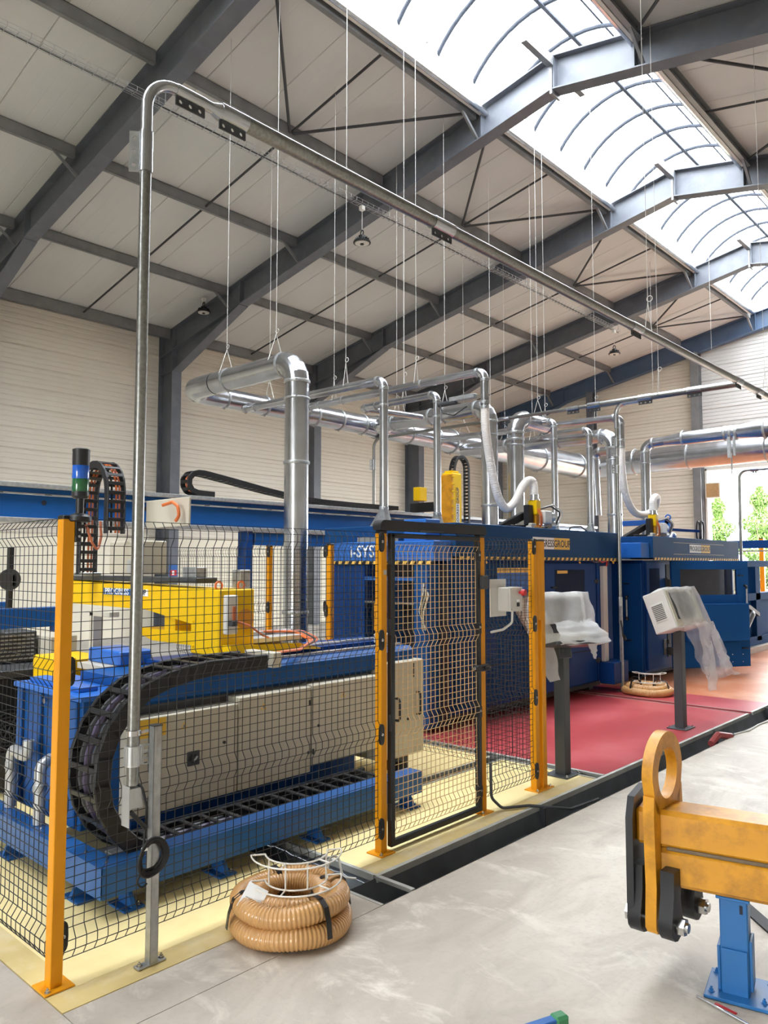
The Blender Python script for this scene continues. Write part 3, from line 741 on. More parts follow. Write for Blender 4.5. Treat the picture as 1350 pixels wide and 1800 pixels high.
b = MB(); b.box(PX_-.035, PX_+.03, PY_-.03, PY_-.027, .62, .8); b.box(PX_+.027, PX_+.03, PY_-.03, PY_+.04, .70, .79); b.prism([(PY_-.03, .64), (PY_+.035, .72), (PY_+.035, .79), (PY_-.03, .79)], 'x', PX_-.037, PX_-.034); b.box(PX_-.035, PX_+.03, PY_+.036, PY_+.039, .71, .79); b.build('folded_sheet', 'bracket_alu', bb, smooth=False)
MB().tube(bend([(PX_, PY_+.01, .8), (PX_+.03, PY_+.03, .8), (PX_+.045, PY_+.05, .7), (PX_+.02, PY_+.06, .6), (PX_+.025, 1.9, .5)], .03), .006, 8).build('cable', 'black_rubber', bb)
MB().bar((PX_+.02, PY_-.02, .69), (PX_+.035, PY_+.055, .60), .014, .02, .003).build('plug', 'black_plastic', bb)
cc = thing('cable_coil', 'coil of black cable tied to the galvanised post', 'cable coil', (-3.19, 1.9, .42))
for k in range(5):
    a0 = random.random(); pts = []
    for j in range(28):
        t = 2*math.pi*j/28; rr = .062+.006*k+.004*math.sin(3*t+a0*6)
        pts.append((-3.17+.004*k+.012*math.sin(t), 1.895+rr*.85*math.cos(t)+.012, .49+rr*math.sin(t)))
    MB().tube(pts, .0065, 8, closed=True).build('cable_loop', 'black_rubber', cc)
MB().box(-3.165, -3.145, 1.85, 1.875, .53, .545, .003).build('cable_tie', 'label_white', cc)
MB().tube(bend([(-3.165, 1.86, .45), (-3.16, 1.83, .40), (-3.16, 1.86, .36), (-3.16, 1.88, .385)], .02), .005, 8).build('loose_end', 'black_rubber', cc)
# ================================================================== STRAIGHTENING MACHINE behind the fence
m1 = thing('processing_machine', 'low blue machine on a floor frame with grey cabinets behind the fence', 'machine', (-4.4, 3.3, 0))
# floor frame
b = MB(); b.add([(-3.76, 1.985, .1), (-3.90, 2.10, .1), (-3.90, 4.52, .1), (-3.76, 4.52, .1), (-3.76, 1.985, .257), (-3.90, 2.10, .257), (-3.90, 4.52, .257), (-3.76, 4.52, .257)], [(3,2,1,0), (4,5,6,7), (0,1,5,4), (1,2,6,5), (2,3,7,6), (3,0,4,7)]); b.build('frame_beam', 'blue_frame', m1, smooth=False)
b = MB(); b.add([(-3.762, 1.98, .1), (-3.902, 2.098, .1), (-7.6, 2.098, .1), (-7.6, 1.98, .1), (-3.762, 1.98, .257), (-3.902, 2.098, .257), (-7.6, 2.098, .257), (-7.6, 1.98, .257)], [(0,1,2,3), (7,6,5,4), (4,5,1,0), (5,6,2,1), (6,7,3,2), (7,4,0,3)]); b.build('frame_beam', 'blue_frame', m1, smooth=False)
for fx, fy, dx, dy in ((-3.83, 2.16, 1, 0), (-3.83, 2.75, 1, 0), (-3.83, 3.5, 1, 0), (-3.83, 4.42, 1, 0), (-4.1, 2.04, 0, -1), (-5.0, 2.04, 0, -1), (-6.2, 2.04, 0, -1)):
    f_ = MB(); f_.box(fx-.09, fx+.09, fy-.06, fy+.06, .004, .016, .002)
    if dx: f_.prism([(fx-.06, .016), (fx+.085, .016), (fx+.03, .1), (fx-.06, .1)], 'y', fy-.012, fy+.012)
    else: f_.prism([(fy+.05, .016), (fy-.06, .016), (fy-.02, .1), (fy+.05, .1)], 'x', fx-.012, fx+.012)
    o = f_.build('foot', 'blue_frame', m1, smooth=False)
    MB().bolt((fx+.06*dx, fy+.04*dy+(.035 if dx else 0), .016)).build('foot_bolt', 'steel_bright', o)
for fx, fy in ((-3.83, 2.045), (-4.05, 2.04), (-4.6, 2.04)): MB().bolt((fx, fy, .257), (0,0,1), .008, .006).build('frame_bolt', 'steel_bright', m1)
MB().box(-4.28, -3.905, 2.12, 4.45, .15, .165).build('chain_tray', 'graphite', m1)
MB().box(-4.0, -3.92, 2.12, 2.45, .165, .255, .004).build('tray_guide', 'galv_dull', m1)
MB().box(-5.6, -4.4, 2.5, 4.45, .1, .36, .004).build('plinth', 'blue_mid', m1)
# cabinets
def cabinet(y0, y1, z0, z1, door_marks, xf=-4.3, parent=m1):
    c = MB().box(xf-.75, xf-.02, y0+.002, y1-.002, z0, z1, .004).build('cabinet', 'cabinet', parent)
    MB().box(xf-.019, xf, y0+.006, y1-.006, z0+.006, z1-.004, .004).build('cabinet_door', 'cabinet', c)
    for kind, y, z in door_marks:
        if kind == 'tri':
            g = MB(); g.prism([(y-.026, z-.02), (y+.026, z-.02), (y, z+.026)], 'x', xf, xf+.001); g.build('warning_sign', 'label_yellow', c, smooth=False)
            g = MB(); g.prism([(y-.017, z-.0145), (y+.017, z-.0145), (y, z+.016)], 'x', xf+.001, xf+.0018); g.build('warning_sign', 'cabinet', c, smooth=False)
            g = MB(); g.prism([(y-.003, z-.011), (y+.002, z-.011), (y+.003, z+.006), (y-.002, z+.006)], 'x', xf+.0018, xf+.0024); g.build('warning_sign', 'ink', c, smooth=False)
        elif kind == 'lock': MB().cyl((xf, y, z), (xf+.008, y, z), .011, 14).build('lock', 'black_plastic', c)
        elif kind == 'hinge': MB().box(xf, xf+.012, y-.008, y+.008, z-.02, z+.02, .003).build('hinge', 'black_plastic', c)
        elif kind == 'handle':
            MB().tube(bend([(xf, y, z-.09), (xf+.045, y, z-.09), (xf+.045, y, z+.09), (xf, y, z+.09)], .025), .011, 8).build('handle', 'black_plastic', c)
        elif kind == 'slot': MB().box(xf, xf+.003, y-.006, y+.006, z-.06, z+.06).build('slot', 'black_plastic', c)
        elif kind == 'plate': MB().box(xf, xf+.002, y-.1, y+.12, z-.06, z+.05).build('name_plate', 'label_yellow', c)
        elif kind == 'switch':
            s_ = MB().box(xf, xf+.012, y-.045, y+.045, z-.045, z+.045, .003).build('main_switch', 'graphite', c)
            g = MB(); g.lathe((0,0,0), [(.028, 0), (.028, .01), (.022, .014)], 20); g.xf(Matrix.Translation((xf+.012, y, z)) @ Matrix.Rotation(math.pi/2, 4, 'Y')); g.build('dial', 'black_plastic', s_)
            MB().bar((xf+.03, y-.015, z-.015), (xf+.03, y+.015, z+.015), .012, .01, .002).build('dial_grip', 'galv_dull', s_)
    return c
cabinet(2.4, 3.225, .27, .862, [('plate', 2.55, .80), ('tri', 2.80, .775), ('switch', 2.87, .56), ('lock', 3.11, .62)])
cabinet(3.225, 3.89, .27, .898, [('tri', 3.44, .81), ('hinge', 3.87, .78), ('lock', 3.86, .42)])
cabinet(3.895, 4.62, .31, .905, [('tri', 4.22, .8), ('lock', 3.96, .60), ('hinge', 3.905, .42)])
cD = cabinet(4.66, 5.2, .2, .985, [('handle', 4.83, .60), ('handle', 5.1, .62), ('lock', 4.98, .50), ('slot', 4.8, .88), ('slot', 5.06, .9)])
MB().box(-4.55, -4.35, 4.9, 5.05, .06, .2, .01).build('caster_bracket', 'graphite', m1)
MB().cyl((-4.36, 4.93, .1), (-4.31, 4.93, .1), .055, 18).build('caster', 'black_rubber', m1)
MB().box(-5.0, -4.42, 2.5, 5.1, .86, .915).build('shadow_gap_rail', 'graphite', m1)
# long rail beam
b = MB(); b.prism([(-5.0, .915), (-4.42, .915), (-4.38, .94), (-4.38, 1.06), (-4.42, 1.095), (-5.0, 1.095)], 'y', 2.45, 5.15); b.build('rail_beam', 'blue', m1, smooth=False)
for x_, z_ in ((-4.5, 1.095), (-4.72, 1.135)):
    MB().box(x_-.02, x_+.02, 3.4, 5.1, z_, z_+.025, .004).build('guide_rail', 'steel_bright', m1)
MB().box(-5.0, -4.62, 2.9, 5.12, 1.095, 1.135).build('rail_bed', 'blue_mid', m1)
for y_ in (3.05, 3.6, 4.15, 4.7): MB().cyl((-4.38, y_, 1.0), (-4.372, y_, 1.0), .008, 10).build('bolt_head', 'graphite', m1)
MB().box(-4.62, -4.5, 4.9, 5.05, 1.12, 1.2, .006).build('end_stop', 'cabinet', m1)
# end block with posts
eb = MB().box(-5.25, -4.37, 2.16, 2.5, .257, 1.0, .006).build('end_block', 'blue', m1)
MB().box(-5.28, -4.34, 2.13, 2.55, 1.0, 1.03, .004).build('block_top', 'blue_bright', eb)  # brighter blue paints the skylight sheen onto the top face and ledge
for x_ in (-5.2, -4.92, -4.66, -4.44): MB().box(x_-.035, x_+.035, 2.135, 2.165, .27, 1.0, .008).build('block_rib', 'blue', eb)
MB().cyl((-4.8, 2.135, .96), (-4.8, 2.12, .96), .018, 12).build('block_bolt', 'steel_bright', eb)
MB().box(-5.2, -4.5, 2.2, 2.32, 1.03, 1.06, .004).build('block_ledge', 'blue_bright', eb)
for pts in ([(-5.15, 2.08, .26), (-5.15, 2.08, .62), (-4.95, 2.08, .62)], [(-4.98, 2.06, .62), (-4.86, 2.06, .62), (-4.86, 2.06, .72)], [(-4.68, 2.06, .26), (-4.68, 2.06, .60), (-4.72, 2.14, .62)]):
    MB().tube(bend(pts, .05, 6), .034, 14).build('coolant_pipe', 'bracket_alu', m1)
for c_ in ((-5.15, 2.08, .5), (-4.68, 2.06, .45)): MB().lathe((c_[0], c_[1], c_[2]), [(.036, 0), (.041, .004), (.041, .04), (.036, .044)], 16).build('pipe_union', 'galv_dull', m1)
# ---- big drag chain
ch = thing('cable_drag_chain', 'large black cable drag chain looping round the machine end', 'drag chain', (-4.02, 2.6, .17))
cy_, cz_, cr_ = 2.5, .69, .455
path = []
for i in range(19): path.append((4.30-i*.1, .205))
for i in range(1, 19):
    a = math.pi*i/18; path.append((cy_-cr_*math.sin(a)*1.04, cz_-.02-cr_*math.cos(a)*1.06))
for i in range(1, 8): path.append((2.5+i*.1, 1.185))
def lerp_path(P, step):
    out = []; acc = 0; i = 0
    D_ = [0]
    for k in range(1, len(P)): D_.append(D_[-1]+math.dist(P[k], P[k-1]))
    n = int(D_[-1]/step)
    for s_ in range(n+1):
        t = s_*step
        while i < len(P)-2 and D_[i+1] < t: i += 1
        f = (t-D_[i])/max(1e-9, D_[i+1]-D_[i]); out.append((P[i][0]+(P[i+1][0]-P[i][0])*f, P[i][1]+(P[i+1][1]-P[i][1])*f))
    return out
LP = lerp_path(path, .14)
def link_mesh(width, h, pitch, name, m, parent):
    g = MB()
    for sx in (-1, 1): g.obox((sx*(width/2-.012), 0, 0), (.026, pitch*1.2, h), None, .012)
    for sz in (-1, 1): g.obox((0, 0, sz*(h/2-.008)), (width, pitch*.22, .012), None, .003)
    for k in (-1, 1): g.obox((k*width*.17, 0, 0), (.005, pitch*.3, h*.85), None)
    return g
lk = None
for k in range(len(LP)-1):
    a, c = Vector((0,)+LP[k]), Vector((0,)+LP[k+1]); d = (c-a).normalized(); ang = math.atan2(d.z, d.y)
    if lk is None:
        g = link_mesh(.31, .095, .14, 'chain_link', 'black_plastic', ch)
        g.v = [(p[0]-4.02, p[1]+2.6, p[2]+.17) for p in g.v]; lk = g.build('chain_link', 'black_plastic', ch); o = lk
    else: o = lk.copy(); COL.objects.link(o); o.parent = ch
    mid = (a+c)/2; o.location = (0, mid.y-2.6, mid.z-.17); o.rotation_euler = (ang, 0, 0)
for k, (dx, r, m) in enumerate(((-.09, .016, 'graphite'), (-.03, .02, 'purple_cable'), (.04, .014, 'graphite'), (.1, .018, 'black_rubber'))):
    MB().tube([(-4.02+dx, y, z) for y, z in LP[9:]], r, 8).build('cable', m, ch)
MB().box(-4.17, -3.87, 3.17, 3.24, 1.14, 1.235, .004).build('end_bracket', 'cabinet', ch)
# ---- yellow cross carriage
cr = thing('carriage', 'yellow machine carriage with lettered cross arm above the drag chain', 'carriage', (-4.8, 3.4, 1.14))
MB().box(-4.95, -4.6, 3.265, 3.585, 1.145, 1.62, .008).build('head_box', 'machine_yellow', cr)
MB().cyl((-4.602, 3.50, 1.40), (-4.596, 3.50, 1.40), .075, 24).build('round_cover', 'beam_yellow', cr)
b = MB(); b.prism([(-4.95, 1.62), (-7.2, 1.655), (-7.2, 1.45), (-5.6, 1.44), (-4.95, 1.36)], 'y', 3.27, 3.55); b.build('cross_arm', 'machine_yellow', cr, smooth=False)
b = MB(); b.prism([(-4.94, 1.20), (-5.5, 1.20), (-5.75, 1.25), (-5.75, 1.285), (-4.94, 1.30)], 'y', 3.28, 3.5); b.build('lower_arm', 'machine_yellow', cr, smooth=False)
MB().box(-5.35, -5.2, 3.29, 3.5, 1.25, 1.44, .004).build('web_plate', 'machine_yellow', cr)
for x_, z_ in ((-4.91, 1.55), (-4.91, 1.2), (-4.72, 1.2), (-4.72, 1.38), (-4.91, 1.38)): MB().cyl((x_, 3.262, z_), (x_, 3.25, z_), .009, 8).build('bolt_head', 'machine_yellow', cr)
for y_ in (3.32, 3.52):
    g = MB(); pts = [(-4.68, y_+.03*math.cos(t*math.pi/8), 1.645+.03*math.sin(t*math.pi/8)) for t in range(16)]; g.tube(pts, .008, 8, closed=True); g.cyl((-4.68, y_, 1.615), (-4.68, y_, 1.626), .016, 12); g.build('lifting_eye', 'orange_cable', cr)
b = MB(); b.box(-4.6, -4.55, 3.30, 3.40, 1.30, 1.58, .008); vb = b.build('valve_block', 'cabinet_light', cr)
MB().box(-4.55, -4.54, 3.345, 3.38, 1.40, 1.50, .003).build('valve_label', 'copper', vb)
MB().box(-4.56, -4.50, 3.31, 3.36, 1.36, 1.40, .005).build('valve_fitting', 'graphite', vb)
# tongue under the head
b = MB(); b.add([(-4.95, 3.3, 1.16), (-4.5, 3.3, 1.16), (-4.5, 3.95, 1.15), (-4.58, 4.24, 1.125), (-4.72, 4.24, 1.125), (-4.95, 3.95, 1.15), (-4.95, 3.3, 1.225), (-4.5, 3.3, 1.225), (-4.5, 3.95, 1.20), (-4.58, 4.24, 1.135), (-4.72, 4.24, 1.135), (-4.95, 3.95, 1.20)], [(0,1,2,3,4,5)[::-1], (6,7,8,9,10,11), (0,1,7,6), (1,2,8,7), (2,3,9,8), (3,4,10,9), (4,5,11,10), (5,0,6,11)]); b.build('tongue', 'machine_yellow', cr, smooth=False)
b = MB(); b.box(-4.9, -4.84, 3.45, 4.15, 1.235, 1.275, .003); b.box(-4.9, -4.62, 3.58, 4.08, 1.21, 1.25, .003); b.build('slide_plate', 'bracket_alu', cr)
MB().tube(bend([(-4.56, 3.36, 1.40), (-4.5, 3.46, 1.36), (-4.52, 3.6, 1.28), (-4.6, 3.72, 1.25)], .05), .008, 8).build('cable', 'copper', cr)
for k in range(4):
    MB().tube(bend([(-4.86, 3.85+.02*k, 1.27), (-4.72, 4.08+.03*k, 1.265), (-4.5-.01*k, 4.06+.04*k, 1.21), (-4.38-.012*k, 3.85, 1.165), (-4.25, 3.5, 1.18), (-4.08-.03*k, 3.26, 1.185)], .08), .009, 8).build('cable', ('orange_cable', 'copper', 'graphite', 'copper')[k], cr)
# lettering plates on the arm
MB().box(-6.28, -5.83, 3.264, 3.27, 1.545, 1.6).build('name_plate', 'label_blue', cr)
MB().box(-5.83, -5.56, 3.264, 3.27, 1.545, 1.6).build('name_plate', 'label_white', cr)
text('PROGRESS', 'lettering', 'ink_white', cr, facing((-6.055, 3.263, 1.5725), (0,-1,0)) @ Matrix.Scale(1.18, 4, (1,0,0)), .072, .0008)
text('GROUP', 'lettering', 'ink', cr, facing((-5.695, 3.263, 1.5725), (0,-1,0)), .064, .0008)
# on top of the arm: rail, motor block, vertical chain
MB().box(-7.2, -4.95, 3.3, 3.5, 1.658, 1.70, .004).build('arm_rail', 'graphite', cr)
MB().box(-6.3, -5.75, 3.32, 3.55, 1.72, 2.0, .01).build('motor_block', 'cabinet', cr)
MB().cyl((-5.95, 3.42, 2.0), (-5.95, 3.42, 2.07), .06, 16).build('motor_cap', 'cabinet_light', cr)
MB().box(-6.12, -5.45, 3.56, 3.58, 2.12, 2.36, .004).build('bracket_plate', 'cabinet', cr)
b = MB(); b.box(-5.95, -5.75, 3.29, 3.33, 1.72, 1.84, .01); b.build('valve_island', 'bracket_alu', cr)
MB().tube(bend([(-5.75, 3.5, 2.3), (-5.6, 3.5, 2.32), (-5.52, 3.5, 2.28), (-5.5, 3.5, 2.2), (-5.55, 3.5, 2.16)], .04), .014, 8).build('cable', 'orange_cable', cr)
MB().box(-4.9, -4.8, 3.6, 3.7, 1.62, 1.76, .004).build('sensor_box', 'galv_dull', cr)
MB().box(-5.2, -5.02, 3.35, 3.45, 1.7, 1.78, .004).build('clamp_block', 'galv_dull', cr)
vc = thing('cable_drag_chain', 'upright black drag chain arching above the yellow cross arm', 'drag chain', (-6.22, 3.2, 1.7))
P2 = [(-6.47, 1.72+.1*i) for i in range(8)]
P2 += [(-6.235-.235*math.cos(math.pi*i/10), 2.42+.24*math.sin(math.pi*i/10)) for i in range(1, 10)]
P2 += [(-6.0, 2.42-.1*i) for i in range(0, 5)]
LP2 = lerp_path(P2, .075); lk2 = None
for k in range(len(LP2)-1):
    a, c = LP2[k], LP2[k+1]; ang = math.atan2(c[1]-a[1], c[0]-a[0])
    if lk2 is None:
        g = MB()
        for sy in (-1, 1): g.obox((0, sy*.075, 0), (.086, .016, .062), None, .008)
        for sz in (-1, 1): g.obox((0, 0, sz*.026), (.03, .15, .008), None, .002)
        g.v = [(p[0]-6.22, p[1]+3.2, p[2]+1.7) for p in g.v]; lk2 = g.build('chain_link', 'black_plastic', vc); o = lk2
    else: o = lk2.copy(); COL.objects.link(o); o.parent = vc
    o.location = ((a[0]+c[0])/2+6.22, 0, (a[1]+c[1])/2-1.7); o.rotation_euler = (0, -ang, 0)
for dy, m in ((-.03, 'black_rubber'), (.01, 'orange_cable'), (.04, 'copper')): MB().tube([(x, 3.2+dy, z) for x, z in LP2], .009, 8).build('cable', m, vc)
MB().box(-6.53, -6.4, 3.12, 3.3, 1.70, 1.73, .003).build('end_bracket', 'galv_dull', vc)
# ---- units seen through the left fence panel
pk = thing('hydraulic_unit', 'black hydraulic power unit with round fan guard at far left', 'power unit', (-6.55, 2.5, 0))
MB().box(-6.9, -6.3, 2.2, 2.85, .3, .92, .02).build('housing', 'black_rubber', pk)
MB().box(-6.95, -6.2, 2.15, 2.9, .92, .98, .006).build('top_plate', 'graphite', pk)
MB().box(-6.8, -6.4, 2.3, 2.75, .0, .3).build('stand', 'graphite', pk)
for r in (.05, .08, .11, .14, .17):
    pts = [(-6.28, 2.5+r*math.cos(t*math.pi/12), .5+r*math.sin(t*math.pi/12)) for t in range(24)]; MB().tube(pts, .005, 6, closed=True).build('guard_ring', 'graphite', pk)
for a in range(3): MB().tube([(-6.282, 2.5+.17*math.cos(a*math.pi/3), .5+.17*math.sin(a*math.pi/3)), (-6.282, 2.5-.17*math.cos(a*math.pi/3), .5-.17*math.sin(a*math.pi/3))], .005, 6).build('guard_spoke', 'graphite', pk)
MB().tube(bend([(-6.28, 2.8, .9), (-6.2, 2.85, .8), (-6.15, 2.8, .55), (-6.25, 2.75, .4)], .06), .015, 8).build('hose', 'black_rubber', pk)
gc = thing('louvred_cabinet', 'grey louvred cooler above the hydraulic unit', 'cooler', (-6.7, 2.7, .98))
MB().box(-6.95, -6.62, 2.5, 2.85, .985, 1.24, .006).build('case', 'graphite', gc)
for k in range(7): MB().box(-6.62, -6.60, 2.53, 2.82, 1.01+k*.032, 1.022+k*.032).build('louvre', 'galv_dull', gc)
MB().box(-6.9, -6.4, 2.87, 3.1, .985, 1.2, .006).build('side_box', 'cabinet', gc)
MB().box(-6.85, -6.45, 2.9, 3.08, .5, .985).build('side_leg', 'graphite', gc)
yb = thing('clamp_unit', 'yellow clamp block on the blue machine end', 'clamp unit', (-5.6, 2.75, 1.03))
MB().box(-6.1, -5.55, 2.6, 2.95, .9, 1.1, .01).build('block', 'machine_yellow', yb)
MB().box(-5.56, -5.5, 2.6, 2.66, .85, 1.12, .004).build('side_plate', 'machine_yellow', yb)
MB().box(-6.05, -5.6, 2.62, 2.9, .3, .9).build('pedestal', 'blue_mid', yb)
MB().box(-5.4, -4.95, 2.7, 2.95, 1.10, 1.2, .01).build('slide', 'blue_bright', yb)
MB().box(-5.4, -5.0, 2.62, 2.9, 1.06, 1.10).build('slide_base', 'cabinet', yb)
b = MB(); b.box(-5.5, -5.44, 2.75, 2.83, 1.03, 1.45, .004); b.box(-5.5, -5.2, 2.75, 2.83, 1.42, 1.46, .004); b.build('upright', 'cabinet', yb)
tb = thing('transfer_table', 'blue transfer table with wooden slats behind the carriage', 'table', (-8.0, 4.0, 0))
MB().box(-7.55, -7.45, 2.2, 3.5, 1.2, 1.39, .006).build('side_beam', 'blue', tb)
MB().box(-8.9, -8.8, 2.2, 3.5, 1.2, 1.39, .006).build('side_beam', 'blue', tb)
for y_ in (2.3, 3.42):
    for x_ in (-7.5, -8.85): MB().box(x_-.05, x_+.05, y_-.05, y_+.05, 0, 1.2, .004).build('leg', 'blue_mid', tb)
for k in range(6): MB().box(-8.8, -7.55, 2.3+k*.21, 2.4+k*.21, 1.22, 1.25).build('slat', 'wood', tb)
for y_, z_ in ((2.96, 1.39),): MB().box(-7.53, -7.47, y_-.02, y_+.02, z_, 1.96).build('stop_post', 'black_plastic', tb)
MB().cyl((-7.44, 2.93, 1.66), (-7.42, 2.93, 1.66), .1, 24).build('stop_disc', 'graphite', tb)
MB().box(-7.46, -7.42, 2.955, 2.985, 1.6, 1.7).build('disc_arm', 'graphite', tb)
# ================================================================== ENCLOSED BLUE MACHINES
def hazard_strip(parent, x, y0, y1, z, pitch=.058):
    MB().box(x-.012, x+.012, y0, y1, z-.018, z+.018, .004).build('hazard_edge', 'hazard_black', parent)
    n = int((y1-y0)/pitch/2); st = None
    for k in range(n):
        y = y0+.02+k*2*pitch
        if st is None:
            g = MB(); g.prism([(0, -.019), (pitch*.9, -.019), (pitch*.9+.025, .019), (.025, .019)], 'x', -.0135, .0135)
            g.v = [(p[0]+x, p[1]+y, p[2]+z) for p in g.v]; st = g.build('hazard_stripe', 'hazard_yellow', parent, smooth=False); y_first = y
        else: inst(st, parent, (0, y-y_first, 0))
def bar_handle(parent, p, axis='z', L_=.26, out=(1,0,0)):
    p, out = Vector(p), Vector(out); a = p-Vector((0,0,L_/2)); c = p+Vector((0,0,L_/2))
    h = MB().cyl(a+out*.05, c+out*.05, .014, 12).build('handle', 'galv_dull', parent)
    g = MB()
    for q in (a, c): g.tube(bend([q, q+out*.05, q+out*.05+(p-q).normalized()*.05], .02), .017, 10)
    g.build('handle_end', 'black_plastic', h)
def T_handle(parent, p, out=(1,0,0)):
    p, out = Vector(p), Vector(out); g = MB(); g.cyl(p, p+out*.03, .012, 10); side = Vector((0,0,1)).cross(out)
    g.bar(p+out*.03-side*.0, p+out*.035+side*.09, .014, .018, .004); g.build('latch_handle', 'black_plastic', parent)
def hinge(parent, p, out=(1,0,0)):
    p, out = Vector(p), Vector(out); g = MB(); side = Vector((0,0,1)).cross(out)
    g.bar(p-side*.06+out*.006, p+side*.06+out*.006, .045, .012, .003, up=out) ; g.cyl(p-Vector((0,0,.035))+out*.012, p+Vector((0,0,.035))+out*.012, .013, 10); g.build('hinge', 'graphite', parent)
m2 = thing('saw_machine', 'blue enclosed machine with striped hood standing on the red floor', 'machine', (-6.1, 8.7, 0))
MB().box(-7.2, -5.24, 6.75, 10.66, .14, 1.86, .006).build('body', 'blue_mid', m2)
MB().box(-7.1, -5.35, 6.85, 10.5, .05, .14).build('skid', 'graphite', m2)
for y_ in (6.95, 8.6, 10.3):
    for x_ in (-7.0, -5.45): MB().box(x_-.06, x_+.06, y_-.06, y_+.06, 0.003, .14, .004).build('foot', 'graphite', m2)
hood = MB().box(-7.2, -5.1, 6.72, 10.74, 1.885, 2.262, .006).build('hood', 'blue_hood', m2)
MB().box(-5.1, -5.097, 7.0, 10.5, 2.19, 2.196).build('hood_crease', 'blue_hood', hood)
hazard_strip(m2, -5.1, 6.75, 10.74, 1.872)
for y_ in (7.3, 8.4, 9.5, 10.5): MB().cyl((-5.11, y_, 1.835), (-5.11, y_+.02, 1.82), .012, 8).build('edge_switch', 'hazard_yellow', m2)
# front doors
dA = MB().box(-5.24, -5.2, 6.83, 8.72, .2, 1.82, .006).build('front_door', 'blue_hood', m2)
MB().box(-5.201, -5.192, 7.66, 8.36, 1.70, 1.76, .002).build('window_head', 'hazard_yellow', dA)
MB().box(-5.2, -5.196, 7.66, 8.4, 1.28, 1.70, .002).build('window', 'blue_bright', dA)
b = MB(); b.add([(-5.19, 7.95, 1.30), (-5.19, 8.5, 1.52), (-5.19, 8.6, .84), (-5.19, 8.42, .82), (-5.15, 7.95, 1.30), (-5.15, 8.5, 1.52), (-5.15, 8.6, .84), (-5.15, 8.42, .82)], [(0,1,2,3), (7,6,5,4), (0,4,5,1), (1,5,6,2), (2,6,7,3), (3,7,4,0)]); b.build('slanted_cover', 'cabinet', dA, smooth=False)
MB().box(-5.2, -5.194, 7.1, 7.6, .72, 1.05, .002).build('service_panel', 'blue_mid', dA)
MB().box(-5.2, -5.19, 6.9, 8.6, .62, .63).build('seam', 'dark_recess', dA)
dB = MB().box(-5.24, -5.2, 8.76, 10.14, .16, 1.82, .006).build('front_door', 'blue_mid', m2)
MB().box(-5.201, -5.196, 9.0, 9.8, .98, 1.73, .004).build('window', 'tinted_window', dB)
MB().box(-5.235, -5.202, 9.02, 9.78, 1.0, 1.71).build('window_recess', 'dark_recess', dB)
MB().box(-5.197, -5.19, 9.05, 9.32, 1.68, 1.72, .002).build('window_lamp', 'hazard_yellow', dB)
MB().box(-5.2, -5.19, 8.8, 10.1, .60, .61).build('seam', 'dark_recess', dB)
dC = MB().box(-5.24, -5.2, 10.17, 10.64, .16, 1.82, .006).build('front_door', 'blue_mid', m2)
T_handle(dB, (-5.2, 8.9, 1.5)); hinge(dB, (-5.2, 10.15, 1.56)); hinge(dB, (-5.2, 10.15, .45)); T_handle(dC, (-5.2, 10.3, 1.58))
MB().box(-5.2, -5.14, 10.26, 10.38, .42, 1.78, .006).build('wiring_duct', 'cabinet_light', m2)
MB().box(-5.2, -4.98, 10.2, 10.66, .12, .42, .006).build('corner_box', 'blue_mid', m2)
for k in range(3): MB().tube(bend([(-5.12, 10.31+.02*k, 1.78), (-5.1, 10.3+.02*k, 1.86), (-5.08, 10.1-.1*k, 1.83), (-5.09, 10.0-.1*k, 1.86)], .03), .01, 8).build('cable', ('red', 'black_rubber', 'purple_cable')[k], m2)
MB().tube(bend([(-5.4, 9.75, 2.262), (-5.4, 9.78, 2.33), (-5.4, 10.1, 2.35), (-5.4, 10.35, 2.262)], .1), .01, 8).build('cable', 'black_rubber', m2)
def logo(parent, yc, z, x, L_, hgt, cr=''):
    a = L_*.56
    MB().box(x, x+.003, yc-L_/2, yc-L_/2+a, z-hgt/2, z+hgt/2).build('name_plate', 'label_white', parent)
    MB().box(x, x+.003, yc-L_/2+a+.008, yc+L_/2, z-hgt/2, z+hgt/2).build('name_plate', 'label_yellow', parent)
    text('PROGRESS', 'lettering', 'ink', parent, facing((x+.0035, yc-L_/2+a/2, z-.004), (1,0,0)) @ Matrix.Scale(a*.92/(hgt*.8*4.75), 4, (1,0,0)), hgt*.86, .0008)
    g_ = L_-a
    text('GROUP', 'lettering', 'ink', parent, facing((x+.0035, yc+L_/2-g_/2+.004, z-.004), (1,0,0)) @ Matrix.Scale(g_*.9/(hgt*.8*3.05), 4, (1,0,0)), hgt*.86, .0008)
logo(hood, 8.76, 2.07, -5.1, .92, .15)
# lettered annex on the left end
an = thing('infeed_unit', 'blue infeed unit with white letters above a striped edge', 'infeed unit', (-5.9, 6.5, 0))
MB().box(-6.74, -5.15, 6.4, 6.70, 1.84, 2.06, .006).build('header', 'blue_bright', an)
text('i-SYST', 'lettering', 'ink_white', an, facing((-6.16, 6.398, 1.945), (0,-1,0)), .19, .001)
MB().box(-6.74, -5.15, 6.388, 6.412, 1.805, 1.838, .004).build('hazard_edge', 'hazard_black', an)
st = None
for k in range(14):
    g = MB(); x0 = -6.72+k*.113
    if st is None:
        g.prism([(x0, 1.805), (x0+.055, 1.805), (x0+.075, 1.839), (x0+.02, 1.839)], 'y', 6.386, 6.414); st = g.build('hazard_stripe', 'hazard_yellow', an, smooth=False)
    else: inst(st, an, (k*.113, 0, 0))
MB().box(-6.74, -6.2, 6.42, 6.70, .05, 1.80, .006).build('left_panel', 'blue_mid', an)
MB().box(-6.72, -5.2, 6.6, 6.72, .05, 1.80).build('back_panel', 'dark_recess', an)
MB().box(-5.45, -5.25, 6.42, 6.7, .05, 1.8, .006).build('right_column', 'blue', an)
